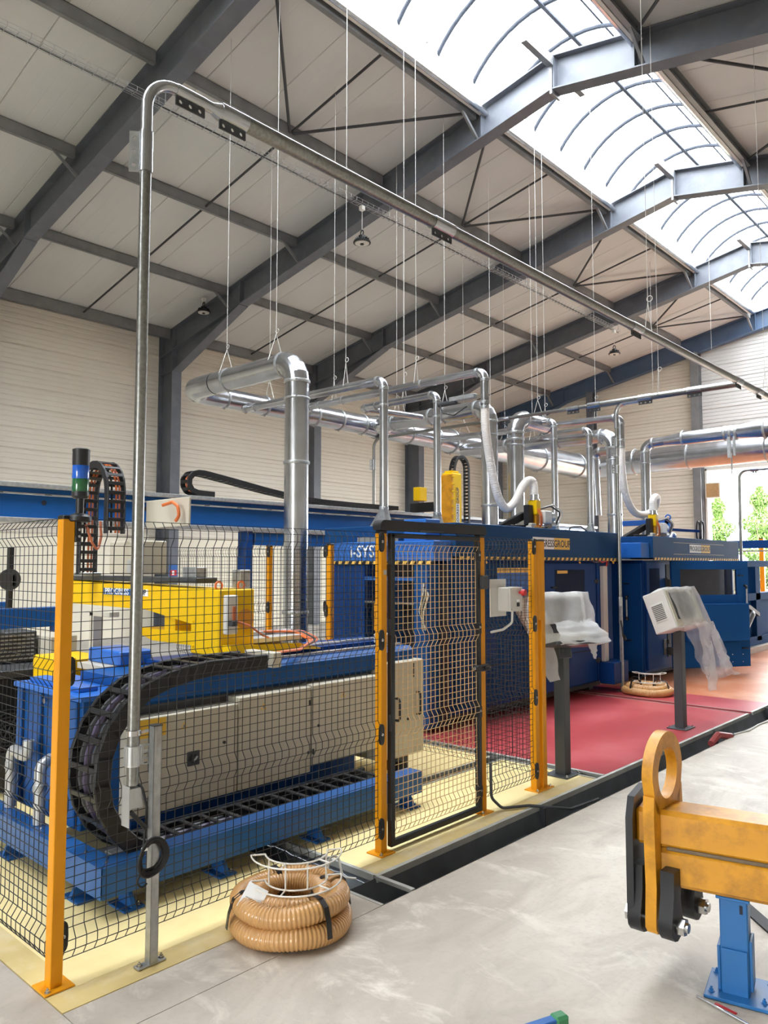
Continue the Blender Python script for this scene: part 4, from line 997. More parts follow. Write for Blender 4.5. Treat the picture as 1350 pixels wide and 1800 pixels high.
MB().box(-6.2, -5.45, 6.42, 6.6, 1.62, 1.66, .004).build('cross_rail', 'blue_bright', an)
MB().box(-6.2, -5.45, 6.42, 6.6, 1.36, 1.385, .004).build('cross_rail', 'steel_bright', an)
MB().box(-6.05, -5.95, 6.42, 6.6, 1.05, 1.36, .004).build('yellow_block', 'beam_yellow', an)
MB().box(-5.85, -5.75, 6.42, 6.6, .6, 1.62, .006).build('slide_column', 'blue', an)
MB().box(-6.2, -5.45, 6.42, 6.6, .5, .62, .006).build('lower_rail', 'blue_bright', an)
for k in range(5): MB().tube(bend([(-5.3, 6.41, 1.6-.02*k), (-5.28+.02*k, 6.38, 1.5), (-5.33+.015*k, 6.37, 1.3), (-5.25-.01*k, 6.38, 1.1)], .05), .01, 8).build('hose', ('cabinet', 'graphite', 'edge_steel', 'black_rubber', 'cabinet')[k], an)
MB().box(-5.62, -5.3, 6.45, 6.7, 2.06, 2.30, .006).build('top_box', 'blue_bright', an)
MB().box(-6.4, -5.75, 6.5, 6.62, 2.06, 2.12, .004).build('top_rail', 'steel_bright', an)
# ---- second enclosed machine
m3 = thing('saw_machine', 'blue enclosed machine with an open door on the orange floor', 'machine', (-6.0, 13.3, 0))
MB().box(-7.0, -5.14, 11.58, 15.2, .12, 1.87, .006).build('body', 'blue_mid', m3)
MB().box(-6.9, -5.25, 11.7, 15.0, .04, .12).build('skid', 'dark_recess', m3)
for y_ in (11.75, 13.3, 15.0):
    for x_ in (-6.8, -5.35): MB().box(x_-.06, x_+.06, y_-.06, y_+.06, .003, .12, .004).build('foot', 'graphite', m3)
h3 = MB().box(-7.0, -4.9, 11.42, 15.32, 1.9, 2.235, .006).build('hood', 'blue_hood', m3)
for z_ in (2.15, 1.965): MB().box(-4.9, -4.897, 12.2, 14.5, z_, z_+.005).build('hood_crease', 'cabinet', h3)
hazard_strip(m3, -4.9, 11.42, 15.3, 1.888)
logo(h3, 13.34, 2.065, -4.9, .94, .135)
sp = MB().box(-6.9, -5.16, 11.54, 11.58, .14, 1.82, .006).build('side_door', 'blue', m3)
bar_handle(sp, (-5.38, 11.54, 1.12), L_=.36, out=(0,-1,0)); T_handle(sp, (-5.42, 11.54, 1.5), (0,-1,0)); T_handle(sp, (-5.4, 11.54, .62), (0,-1,0))
fd = MB().box(-5.14, -5.1, 11.62, 12.34, .16, 1.84, .006).build('front_door', 'blue_mid', m3)
MB().box(-5.101, -5.096, 11.72, 12.1, .9, 1.74, .004).build('window', 'tinted_window', fd)
MB().box(-5.135, -5.102, 11.74, 12.08, .92, 1.72).build('window_recess', 'dark_recess', fd)
hinge(fd, (-5.1, 12.38, 1.55)); hinge(fd, (-5.1, 12.38, .55))
MB().box(-5.1, -5.09, 12.2, 12.3, .35, .6, .004).build('latch_box', 'graphite', fd)
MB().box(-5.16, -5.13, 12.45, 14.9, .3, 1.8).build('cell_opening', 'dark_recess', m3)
# open door, hinged at its left edge
dd = Vector((.8, 1.2, 0)).normalized(); dn = Vector((dd.y, -dd.x, 0)); h0 = Vector((-5.06, 12.42, 0)); DL = 1.45
Rd = Matrix((dd, -dn, Vector((0,0,1)))).transposed()
def door_box(u0, u1, z0, z1, t0, t1, b_=.004): return MB().obox(h0+dd*(u0+u1)/2+dn*(t0+t1)/2+Vector((0,0,(z0+z1)/2)), (u1-u0, t1-t0, z1-z0), Rd, b_)
g = MB()
for a in ((0, DL, 1.72, 1.86), (0, .16, .12, 1.72), (DL-.22, DL, .12, 1.72), (.16, DL-.22, .12, 1.30)): 
    q = door_box(a[0], a[1], a[2], a[3], 0, .05, 0.003); g.add(q.v, q.f)
od = g.build('open_door', 'blue_matte', m3)
door_box(.16, DL-.22, 1.30, 1.72, .02, .028, 0).build('window', 'tinted_window', od)
door_box(DL-.3, DL-.27, 1.38, 1.7, .05, .06, 0).build('edge_light', 'label_white', od)
q = door_box(.2, DL-.08, .55, 1.16, .05, .16, .01); q.build('bulge_cover', 'blue_matte', od)
pH = h0+dd*(DL-.08)+dn*.05
bar_handle(od, pH+Vector((0,0,1.25)), L_=.4, out=dn); T_handle(od, h0+dd*(DL-.2)+dn*.05+Vector((0,0,1.62)), dn); T_handle(od, h0+dd*(DL-.15)+dn*.05+Vector((0,0,.42)), dn)
for u in (DL-.35, DL-.15):
    for z_ in (.2, .32): 
        p = h0+dd*u+dn*.05+Vector((0,0,z_)); MB().cyl(p, p+dn*.006, .009, 8).build('bolt_head', 'steel_bright', od)
for z_ in (1.5, .4): MB().box(-5.12, -5.03, 12.36, 12.44, z_-.06, z_+.06, .008).build('hinge_block', 'graphite', m3)
# boxes on the near end of the second machine
MB().box(-6.3, -5.45, 11.0, 11.3, 2.04, 2.26, .006).build('end_cover', 'cabinet_light', m3)
for z_ in (2.08, 2.14, 2.21): MB().cyl((-5.6, 10.998, z_), (-5.6, 10.99, z_), .009, 8).build('bolt_head', 'graphite', m3)
MB().box(-6.3, -5.3, 11.02, 11.5, 1.88, 2.035, .006).build('end_box', 'blue_bright', m3)
MB().box(-5.3, -4.95, 11.1, 11.4, 1.9, 2.13, .006).build('end_box', 'blue_bright', m3)
hz = MB().box(-6.0, -5.25, 11.0, 11.03, 1.845, 1.878, .004).build('hazard_edge', 'hazard_black', m3)
for k in range(6):
    g = MB(); x0 = -5.98+k*.12; g.prism([(x0, 1.845), (x0+.06, 1.845), (x0+.08, 1.878), (x0+.02, 1.878)], 'y', 10.996, 11.034); g.build('hazard_stripe', 'hazard_yellow', m3, smooth=False)
# ---- tool heads with cables and white suction hose
def tool_head(label, x, y, z, cat='tool head'):
    t = thing('tool_head', label, cat, (x, y, z))
    MB().box(x-.08, x+.08, y-.12, y+.12, z, z+.06, .006).build('foot_plate', 'beam_yellow', t)
    MB().box(x-.07, x+.07, y-.06, y+.06, z+.22, z+.42, .012).build('yellow_block', 'machine_yellow', t)
    MB().box(x-.05, x+.05, y-.04, y+.04, z+.06, z+.22, .006).build('column', 'beam_yellow', t)
    MB().cyl((x, y, z+.42), (x, y, z+.50), .06, 18).build('collar', 'galv', t)
    MB().lathe((x, y, z+.415), [(.062, 0), (.075, .005), (.075, .02), (.062, .025)], 18).build('clamp_ring', 'steel_bright', t)
    MB().box(x+.0, x+.14, y+.05, y+.24, z+.1, z+.28, .012).build('servo_motor', 'cabinet_light', t)
    MB().cyl((x+.07, y+.24, z+.2), (x+.07, y+.34, z+.2), .07, 16).build('servo_cap', 'galv_dull', t)
    MB().cyl((x+.07, y+.24, z+.08), (x+.07, y+.36, z+.08), .065, 16).build('servo_cap', 'galv_dull', t)
    MB().box(x-.05, x+.03, y-.2, y-.08, z+.06, z+.35, .006).build('black_plate', 'black_plastic', t)
    MB().bar((x-.1, y-.1, z+.22), (x-.28, y-.62, z-.03), .09, .1, .006).build('black_arm', 'black_plastic', t)
    MB().bar((x-.1, y-.05, z+.05), (x-.1, y-.5, z+.04), .08, .06, .006).build('lower_arm', 'black_plastic', t)
    MB().box(x-.02, x+.07, y-.2, y-.06, z, z+.1, .01).build('valve', 'cabinet', t)
    for k, m in enumerate(('orange_cable', 'orange_cable', 'purple_cable', 'black_rubber', 'black_rubber', 'wire_grey')):
        a = random.uniform(-.05, .05)
        if k < 2: pts = [(x+.08, y-.05+.05*k, z+.3), (x+.11, y-.03+.04*k, z+.2), (x+.1, y+.0+.03*k, z+.08), (x+.05, y, z+.03)]
        else: pts = [(x+.05, y+.06, z+.3), (x+.12, y+.26+a, z+.36+a*.4), (x+.14, y+.5+a, z+.27), (x+.1, y+.42+a, z+.08), (x+.02, y+.14, z+.03)]
        MB().tube(bend(pts, .05), .009, 8).build('cable', m, t)
    return t
tool_head('yellow and black tool head with cables above the first lettered hood', -5.62, 9.2, 2.264)
tool_head('yellow and black tool head with cables between the two blue hoods', -5.5, 12.85, 2.237)
def flex_hose(name, label, pts, r, parent=None):
    # smooth path through points (Catmull-Rom)
    P = [Vector(p) for p in pts]; P = [P[0]*2-P[1]]+P+[P[-1]*2-P[-2]]; out = []
    for i in range(1, len(P)-2):
        for k in range(14):
            t = k/14; a, b_, c, d = P[i-1], P[i], P[i+1], P[i+2]
            out.append(.5*((2*b_)+(-a+c)*t+(2*a-5*b_+4*c-d)*t*t+(-a+3*b_-3*c+d)*t**3))
    out.append(P[-2])
    # resample for corrugation
    D_ = [0]
    for i in range(1, len(out)): D_.append(D_[-1]+(out[i]-out[i-1]).length)
    n = int(D_[-1]/.0075); Q = []; j = 0
    for k in range(n+1):
        t = D_[-1]*k/n
        while j < len(out)-2 and D_[j+1] < t: j += 1
        f = (t-D_[j])/max(1e-9, D_[j+1]-D_[j]); Q.append(out[j].lerp(out[j+1], f))
    rr = [r*(1.0, .98, .93, .98)[k % 4] for k in range(len(Q))]
    o = MB().tube(Q, rr, 14).build(name, 'hose_white', ang=70); tag(o, label, 'hose'); return o
flex_hose('suction_hose', 'white ribbed suction hose hanging down to the first tool head', [(-5.81, 8.31, 3.86), (-5.81, 8.33, 3.55), (-5.81, 8.44, 3.1), (-5.80, 8.58, 2.72), (-5.78, 8.74, 2.56), (-5.74, 8.9, 2.66), (-5.7, 9.03, 2.87), (-5.66, 9.13, 2.96), (-5.63, 9.2, 2.92), (-5.62, 9.2, 2.74)], .058)
flex_hose('suction_hose', 'white ribbed suction hose hanging down to the second tool head', [(-5.75, 12.2, 3.76), (-5.75, 12.22, 3.4), (-5.76, 12.36, 2.98), (-5.74, 12.65, 2.70), (-5.68, 13.0, 2.68), (-5.62, 13.2, 2.8), (-5.55, 13.15, 2.95), (-5.51, 12.98, 2.97), (-5.5, 12.86, 2.9), (-5.5, 12.85, 2.72)], .062)
# ---- blue gantry pieces and reels behind the second machine
rl = thing('wire_guide', 'blue tubular arm with white wheel and black ring behind the hood', 'wire guide', (-6.2, 14.3, 2.237))
MB().box(-7.0, -5.78, 14.2, 14.3, 2.55, 2.65, .006).build('arm', 'blue_bright', rl)
MB().box(-5.86, -5.76, 14.2, 14.3, 2.238, 2.65, .006).build('arm_post', 'blue_bright', rl)
MB().box(-6.95, -6.85, 14.2, 14.3, 2.238, 2.55, .006).build('arm_post', 'blue_bright', rl)
pts = [(-5.81, 14.19+.0, 2.70) for _ in range(1)]
g = MB(); g.tube([(-5.81+.045*math.cos(t*math.pi/8), 14.25, 2.69+.045*math.sin(t*math.pi/8)) for t in range(16)], .014, 8, closed=True); g.build('eye', 'blue_bright', rl)
g = MB(); g.tube([(-5.75, 14.3+.13*math.cos(t*math.pi/12), 2.25+.13*math.sin(t*math.pi/12)) for t in range(13)], .03, 10); g.build('white_wheel', 'white', rl)
MB().prism([(14.3+.1*math.cos(t*math.pi/12), 2.25+.1*math.sin(t*math.pi/12)) for t in range(13)], 'x', -5.76, -5.74).build('wheel_disc', 'blue_bright', rl)
for dx in (0, .07):
    g = MB(); g.tube([(-5.55+dx, 15.05+.09*math.cos(t*math.pi/12), 2.44+.2*math.sin(t*math.pi/12)) for t in range(24)], .014, 8, closed=True); g.build('ring', 'black_plastic', rl)
MB().bar((-5.8, 14.3, 2.46), (-5.5, 15.05, 2.44), .03, .05, .004).build('ring_arm', 'blue_mid', rl)
# ---- frames beyond the second machine
ff = thing('outfeed_frame', 'blue outfeed frame with square opening right of the open door', 'outfeed frame', (-5.2, 17.2, 0))
for a in ((-5.4, -5.2, 15.5, 19.2, 1.75, 1.88), (-5.4, -5.2, 15.5, 19.2, 1.05, 1.2), (-5.4, -5.2, 15.5, 15.75, .2, 1.75), (-5.4, -5.2, 17.25, 17.55, .2, 1.75), (-5.4, -5.2, 15.5, 19.2, .12, .3)):
    MB().box(*a, .006).build('frame_member', 'blue_matte', ff)
MB().box(-5.36, -5.30, 15.75, 19.0, .3, 1.05).build('lower_panel', 'blue_matte', ff)
b = MB(); b.prism([(15.8, .98), (16.6, .98), (17.2, .8), (17.2, .72), (16.5, .92), (15.8, .92)], 'x', -5.2, -5.12); b.build('guide_plate', 'graphite', ff, smooth=False)
MB().tube(bend([(-5.1, 15.7, .45), (-5.08, 16.1, .52), (-5.1, 16.6, .78), (-5.2, 16.9, .82)], .2), .07, 12).build('exhaust_hose', 'graphite', ff)
MB().box(-5.5, -5.1, 15.4, 19.2, .002, .12, .004).build('base', 'concrete_light', ff)
# ================================================================== CONSOLES in protective film
def console(label, x, y, yaw, tilt, ph, film_fn):
    t = thing('control_console', label, 'control console', (x, y, 0))
    MB().box(x-.05, x+.05, y-.05, y+.05, .01, ph, .005).build('pole', 'graphite', t)
    MB().box(x-.11, x+.11, y-.13, y+.13, .004, .014, .002).build('base_plate', 'graphite', t)
    for u, w in ((-.09, -.1), (.09, -.1), (.09, .1), (-.09, .1)): MB().bolt((x+u, y+w, .014)).build('anchor_bolt', 'steel_bright', t)
    return t
def loc_frame(x, y, z, yaw, tilt):
    return Matrix.Translation((x, y, z)) @ Matrix.Rotation(yaw, 4, 'Z') @ Matrix.Rotation(tilt, 4, 'Y')
# local: +x = front, y = width, z = up
c1 = console('control console shrouded in white film beside the doubled post', -3.41, 5.99, 0, 0, 1.08, None)
F1 = loc_frame(-3.42, 6.0, 1.32, math.radians(-30), math.radians(-12))
MB().obox((-.02, 0, 0), (.14, .46, .42), None, .01).xf(F1).build('monitor_case', 'cabinet_light', c1)
MB().obox((.052, 0, .03), (.006, .38, .30), None, .002).xf(F1).build('screen', 'window_dark', c1)
MB().obox((.17, 0, -.23), (.3, .5, .03), None, .006).xf(F1).build('keyboard_shelf', 'graphite', c1)
MB().obox((.17, 0, -.21), (.22, .42, .012), None, .004).xf(F1).build('keyboard', 'cabinet', c1)
MB().obox((-.03, 0, -.27), (.1, .12, .12), None, .004).xf(F1).build('neck', 'graphite', c1)
def drape(F, rows, nu, name, m, parent, amp=.012, seed=1, edge=.03):
    """rows: list of (x, z, half-width-left, half-width-right) in the local frame, cloth runs along the rows"""
    rnd = random.Random(seed); vs = []; fs = []
    ph = [rnd.uniform(0, 6.28) for _ in range(6)]
    R2 = []
    for i in range(len(rows)-1):
        for k in range(4):
            t = k/4; R2.append([rows[i][j]*(1-t)+rows[i+1][j]*t for j in range(4)])
    R2.append(rows[-1])
    for i, (x, z, l, r) in enumerate(R2):
        for j in range(nu+1):
            u = -l+(l+r)*j/nu; f = i/len(R2)
            w = amp*(math.sin(2.6*u*6.28+ph[0]+4.*f)+.7*math.sin(31*u+ph[1]+9*f)*f+.5*math.sin(4.4*f*6.28+ph[2]+5*u))*(0.35+f)
            vs.append(F @ Vector((x+w+rnd.uniform(-.003, .003), u+amp*.8*math.sin(7*f*3+ph[3]), z+amp*.5*math.sin(30*u+ph[4]))))
    n = len(R2)
    for i in range(n-1):
        for j in range(nu): k = i*(nu+1)+j; fs.append((k, k+1, k+nu+2, k+nu+1))
    g = MB().add(vs, fs); return g.build(name, m, parent, ang=60)
fs1 = drape(F1, [(-.16, -.1, .24, .24), (-.12, .15, .25, .26), (-.02, .245, .25, .27), (.06, .235, .25, .27), (.1, .1, .25, .27), (.13, -.05, .26, .27)], 26, 'film', 'bubble_wrap', c1, .008, 3)
drape(F1, [(.06, .22, .27, -.20), (.09, .0, .29, -.16), (.10, -.2, .30, -.14), (.08, -.36, .27, -.12), (.06, -.52, .2, -.1)], 8, 'film', 'bubble_wrap', c1, .014, 5)
drape(F1, [(.10, -.02, .14, .24), (.2, -.08, .16, .24), (.30, -.17, .2, .25), (.33, -.235, .21, .25), (.30, -.25, .21, .24)], 18, 'film', 'bubble_wrap', c1, .01, 8)
drape(F1, [(.3, -.22, -.05, .15), (.3, -.3, -.07, .13), (.3, -.37, -.09, .11)], 5, 'film', 'bubble_wrap', c1, .006, 9)
c2 = console('control console with side vent under loose bubble film on the red floor', -3.40, 8.55, 0, 0, 1.06, None)
F2 = loc_frame(-3.42, 8.5, 1.29, math.radians(-6), math.radians(-21))
MB().obox((0, 0, 0), (.26, .66, .44), None, .008).xf(F2).build('case', 'cabinet_light', c2)
MB().obox((.132, 0, 0), (.012, .62, .40), None, .004).xf(F2).build('front_panel', 'cabinet', c2)
MB().obox((.14, -.05, .02), (.006, .4, .3), None, .002).xf(F2).build('screen', 'graphite', c2)
MB().obox((.0, -.333, -.01), (.15, .008, .2), None, .002).xf(F2).build('vent_frame', 'cabinet_light', c2)
for k in range(9): MB().obox((.0, -.338, -.085+k*.019), (.13, .006, .007), None).xf(F2).build('vent_slat', 'graphite', c2)
MB().obox((.06, .24, .17), (.2, .03, .03), None, .005).xf(F2).build('lamp_button', 'graphite', c2)
drape(F2, [(-.1, .24, .20, .34), (.05, .245, .25, .35), (.155, .225, .27, .36), (.17, .0, .28, .37), (.175, -.2, .28, .38), (.17, -.225, .28, .39)], 26, 'film', 'bubble_wrap', c2, .006, 11)
F3 = loc_frame(-3.42, 8.5, 1.29, math.radians(-6), 0)
drape(F3, [(.235, -.13, .26, .40), (.26, -.25, .22, .48), (.27, -.4, .13, .58), (.28, -.55, .02, .68), (.29, -.68, -.06, .78), (.30, -.74, -.12, .84)], 20, 'film', 'film_clear', c2, .014, 12)
drape(F3, [(.245, -.12, .02, .26), (.275, -.3, -.02, .28), (.29, -.5, -.06, .30), (.30, -.7, -.10, .30), (.31, -.86, -.14, .29)], 10, 'film', 'bubble_wrap', c2, .014, 14)
drape(F3, [(.23, -.12, -.20, .41), (.265, -.3, -.30, .5), (.28, -.5, -.40, .62), (.29, -.66, -.50, .74)], 6, 'film', 'bubble_wrap', c2, .012, 15)
# ================================================================== EXTRACTION DUCTS
def ring(parent, p, d, r, w=.02, name='collar', m='galv_dull'):
    p, d = Vector(p), Vector(d).normalized(); g = MB()
    a = d.orthogonal().normalized(); c = d.cross(a); n = 22; vs = []
    for off, rr in ((-w, r*1.0), (-w, r*1.06), (-w*.3, r*1.09), (w*.3, r*1.09), (w, r*1.06), (w, r*1.0)):
        for i in range(n): t = 2*math.pi*i/n; vs.append(p+d*off+a*(rr*math.cos(t))+c*(rr*math.sin(t)))
    fs = [(k*n+i, k*n+(i+1) % n, (k+1)*n+(i+1) % n, (k+1)*n+i) for k in range(5) for i in range(n)]
    g.add(vs, fs); o = g.build(name, m, parent)
    lug = p+(Vector((0,0,-1)) if abs(d.z) < .5 else Vector((.7, -.7, 0)))*(r*1.12)
    MB().obox(lug, (.02, .02, .02), None, .003).build('clamp_bolt', 'steel_bright', o); return o
def duct(label, pts, r, er=None, collars=True, gores=7, base=None, funnel=None, name='exhaust_duct', extra_rings=()):
    """straight sections and gored elbows, each its own part"""
    P = [Vector(p) for p in pts]; er = er or r*1.6
    t = thing(name, label, 'duct', base or P[0])
    cur = P[0]; n = 22 if r > .1 else 16
    for i in range(1, len(P)):
        d = (P[i]-cur)
        if i < len(P)-1:
            a = (P[i-1]-P[i]).normalized(); b = (P[i+1]-P[i]).normalized(); th = a.angle(b); k = er/math.tan(th/2)
            e0, e1 = P[i]+a*k, P[i]+b*k
            MB().cyl(cur, e0, r, n).build('duct_section', 'galv', t)
            arcp = bend([e0+a*.001, P[i], e1+b*.001], er, gores)
            MB().tube(arcp, r*1.012, n).build('elbow', 'galv', t, ang=12 if gores < 8 else 40)
            if collars: ring(t, e0, a, r); ring(t, e1, b, r)
            if collars and (e0-cur).length > 1.2: ring(t, e0+(cur-e0).normalized()*.22, a, r, .012)
            cur = e1
        else:
            MB().cyl(cur, P[i], r, n).build('duct_section', 'galv', t)
    for p, d in extra_rings: ring(t, p, d, r)
    if funnel:                       # flat suction hood at the foot
        x, y, z0, z1 = funnel; g = MB(); vs = []; m_ = 16
        for j in range(m_):
            a = 2*math.pi*j/m_; c, s_ = math.cos(a), math.sin(a); k = max(abs(c), abs(s_)); vs.append((x+r*c, y+r*s_, z1)); 
        for j in range(m_):
            a = 2*math.pi*j/m_; c, s_ = math.cos(a), math.sin(a); k = max(abs(c), abs(s_)); vs.append((x-.05+c/k*.15, y+s_/k*.07, z0))
        g.add(vs, [(j, (j+1) % m_, m_+(j+1) % m_, m_+j) for j in range(m_)]); g.build('suction_hood', 'galv_dull', t)
        ring(t, (x, y, z1+.02), (0,0,1), r)
    return t
XM, ZM = -9.93, 4.42
duct('tall wide duct rising from the floor behind the carriage then turning to the wall', [(-7.42, 6.43, .02), (-7.42, 6.43, ZM), (-9.2, 6.43, ZM)], .157, .27, gores=5, extra_rings=[((-7.42, 6.43, 3.1), (0,0,1)), ((-7.42, 6.43, 1.2), (0,0,1)), ((-8.9, 6.43, ZM), (1,0,0))])
mn = thing('main_duct', 'long main duct running along the hall under the roof', 'duct', (XM, 12, ZM-.3))
MB().tube(bend([(-9.22, 6.43, ZM), (XM, 6.43, ZM), (XM, 7.1, ZM)], .3, 5), .16, 22).build('elbow', 'galv', mn, ang=12)
secs = [(7.1, 8.6, .155, .155), (8.6, 9.0, .155, .18), (9.0, 10.2, .18, .18), (10.2, 10.6, .18, .21), (10.6, 12.4, .21, .21), (12.4, 12.9, .21, .25), (12.9, 15.2, .25, .25), (15.2, 16.4, .25, .31), (16.4, 18.3, .31, .31)]
for y0, y1, r0, r1 in secs:
    MB().cyl((XM, y0, ZM), (XM, y1, ZM), r0, 26, r1).build('duct_section' if r0 == r1 else 'reducer', 'galv', mn); ring(mn, (XM, y1, ZM), (0,1,0), r1)
for y in (7.1, 7.9, 9.6, 11.5, 14.0): 
    ring(mn, (XM, y, ZM), (0,1,0), [r for a, b, r, q in secs if a <= y <= b][0])
bd = thing('main_duct', 'thick duct crossing before the back wall towards the open door', 'duct', (-6, 19, ZM-.3))
MB().tube(bend([(XM, 18.3, ZM), (XM, 19.1, ZM), (-9.0, 19.1, ZM+.05)], .55, 6), .315, 26).build('elbow', 'galv', bd, ang=12)
MB().cyl((-9.2, 19.1, ZM+.04), (-3.0, 19.1, ZM+.12), .31, 26).build('duct_section', 'galv', bd)
for x in (-8.6, -7.2, -5.4, -4.0): ring(bd, (x, 19.1, ZM+.06+(x+9)*.013), (1,0,.013), .31)
duct('slim duct with flared foot left of the gate', [(-6.6, 7.19, 2.5), (-6.6, 7.19, 4.18), (-9.55, 7.19, 4.2), (-9.72, 7.5, 4.3)], .056, .11, gores=10, funnel=(-6.6, 7.19, 2.264, 2.5))
duct('slim duct with flared foot behind the gate', [(-6.78, 8.51, 2.5), (-6.78, 8.51, 4.24), (-8.3, 8.51, 4.24), (-8.32, 10.0, 4.32)], .055, .11, gores=10, funnel=(-6.78, 8.51, 2.264, 2.5))
duct('slim duct holding the first white suction hose', [(-5.81, 8.31, 3.86), (-5.81, 8.31, 4.37), (-9.3, 8.31, 4.37), (-9.8, 8.75, 4.42)], .056, .12, gores=10, extra_rings=[((-5.81, 8.31, 3.88), (0,0,1)), ((-5.81, 8.31, 3.95), (0,0,1)), ((-6.9, 8.31, 4.37), (1,0,0)), ((-8.5, 8.31, 4.37), (1,0,0))])
duct('wide duct standing behind the first white suction hose', [(-7.09, 10.26, 2.264), (-7.09, 10.26, 4.36), (-9.5, 10.26, 4.36), (-9.85, 10.75, 4.4)], .135, .24, gores=5, extra_rings=[((-7.09, 10.26, 2.75), (0,0,1)), ((-8.0, 10.26, 4.36), (1,0,0)), ((-8.3, 10.26, 4.36), (1,0,0))])
d6 = duct('wide duct with bulbous elbow next to the yellow tool head', [(-7.2, 11.2, 1.0), (-7.2, 11.2, 4.33), (-7.2, 12.25, 4.33)], .145, .26, gores=10, extra_rings=[((-7.2, 11.2, 3.95), (0,0,1))], base=(-7.2, 11.2, 1.0))
MB().box(-7.5, -7.21, 11.0, 11.4, 0, 1.0, .01).build('duct_stand', 'graphite', d6)
MB().cyl((-7.2, 12.2, 4.33), (-7.2, 12.26, 4.33), .16, 22).build('end_flange', 'galv', d6)
duct('slim duct with flared foot right of the yellow tool head', [(-6.83, 11.86, 2.5), (-6.83, 11.86, 4.32), (-7.03, 11.86, 4.32)], .056, .1, gores=10, funnel=(-6.83, 11.86, 2.24, 2.5))
duct('slim duct with flared foot before the hall wall, second from the reel', [(-6.62, 12.75, 2.5), (-6.62, 12.75, 4.26), (-7.6, 12.75, 4.26), (-7.9, 13.0, 4.25)], .056, .1, gores=10, funnel=(-6.62, 12.75, 2.24, 2.5))
duct('slim duct holding the second white suction hose', [(-5.75, 12.2, 3.76), (-5.75, 12.2, 4.3), (-9.7, 12.2, 4.34)], .06, .12, gores=10, extra_rings=[((-5.75, 12.2, 3.78), (0,0,1)), ((-5.75, 12.2, 3.9), (0,0,1)), ((-7.6, 12.2, 4.32), (1,0,0))])
duct('wide duct between the second hose and the back wall', [(-6.3, 13.06, 2.24), (-6.3, 13.06, 4.16), (-9.7, 13.06, 4.22)], .13, .24, gores=5, extra_rings=[((-6.3, 13.06, 2.7), (0,0,1)), ((-7.4, 13.06, 4.18), (1,0,0)), ((-8.6, 13.06, 4.2), (1,0,0))])
duct('short tilted duct ending open above the blue arm', [(-7.0, 13.75, 2.75), (-7.03, 13.72, 3.98), (-6.5, 13.72, 4.0), (-6.33, 13.2, 4.02)], .085, .13, gores=8, base=(-7.0, 13.75, 2.75))
rd = duct('bent duct stepping up in width towards the right edge', [(-6.3, 14.41, 2.24), (-6.3, 14.41, 4.15), (-5.9, 14.41, 4.17)], .09, .17, gores=10, extra_rings=[])
MB().cyl((-5.9, 14.41, 4.17), (-5.55, 14.41, 4.18), .09, 22, .125).build('reducer', 'galv', rd)
MB().cyl((-5.55, 14.41, 4.18), (-4.55, 14.41, 4.19), .125, 22).build('duct_section', 'galv', rd)
MB().cyl((-4.55, 14.41, 4.19), (-4.1, 14.41, 4.2), .125, 22, .165).build('reducer', 'galv', rd)
MB().cyl((-4.1, 14.41, 4.2), (-3.2, 14.41, 4.2), .165, 22).build('duct_section', 'galv', rd)
for x, r in ((-5.55, .125), (-4.78, .125), (-4.68, .125), (-4.58, .125), (-4.1, .165)): ring(rd, (x, 14.41, 4.19), (1,0,0), r)
MB().box(-4.72, -4.66, 14.3, 14.33, 3.72, 4.1, .004).build('slide_gate', 'galv_dull', rd)
MB().box(-4.62, -4.58, 14.3, 14.33, 3.75, 4.1, .004).build('slide_gate', 'galv_dull', rd)
MB().cyl((-4.65, 14.31, 3.42), (-4.65, 14.31, 3.8), .012, 8).build('gate_rod', 'galv_dull', rd)
# gate valve on the first hose duct
gv = thing('gate_valve', 'small pneumatic gate valve beside the first suction hose', 'valve', (-6.0, 8.2, 4.0))
MB().box(-6.3, -5.88, 8.16, 8.24, 4.0, 4.06, .006).build('slide_housing', 'galv_dull', gv); MB().cyl((-6.5, 8.2, 3.99), (-6.2, 8.2, 3.99), .035, 12).build('cylinder', 'graphite', gv)
MB().tube(bend([(-6.45, 8.17, 3.97), (-6.4, 8.15, 3.86), (-6.2, 8.15, 3.8), (-6.0, 8.17, 3.9)], .06), .008, 8).build('air_line', 'black_rubber', gv)
# ---- thin pipe crossing the hall, with its two drops
xp = thing('conveying_pipe', 'thin galvanised pipe crossing between the ducts towards the wall', 'pipe', (-5.1, 10.6, .9))
YX = 10.58
MB().cyl((PX_-.05, YX, 4.2), (-5.3, YX, 4.2), .045, 18).build('pipe_section', 'galv_pipe', xp)
MB().tube(bend([(-5.3, YX, 4.2), (-9.97, YX, 4.2), (-9.97, YX, 2.3)], .18, 8), .028, 14).build('pipe_section', 'galv_pipe', xp)
MB().tube(bend([(-4.7, YX, 4.17), (-5.05, YX, 4.17), (-5.05, YX, 3.8)], .16, 8), .035, 14).build('branch_elbow', 'galv', xp)
MB().cyl((-5.05, YX, 3.95), (-5.05, YX, .95), .026, 14).build('drop_pipe', 'galv_pipe', xp)
for x in (-3.9, -4.6, -5.4, -5.75, -7.0): coupling((x, YX, 4.2), (1,0,0), .2, .05 if x > -5.5 else .036, xp, (0,0,-1))
for z in (3.6, 3.45, 3.2): coupling((-5.05, YX, z), (0,0,1), .12, .034, xp, (-.7, -.7, 0))
coupling((-9.97, YX, 3.7), (0,0,1), .2, .034, xp, (-.7, -.7, 0)); coupling((-5.05, YX, 1.25), (0,0,1), .16, .036, xp, (.4, -.9, 0))
s2 = thing('pipe_support', 'galvanised channel post beside the coiled hose on red floor', 'support post', (-4.98, 10.45, 0))
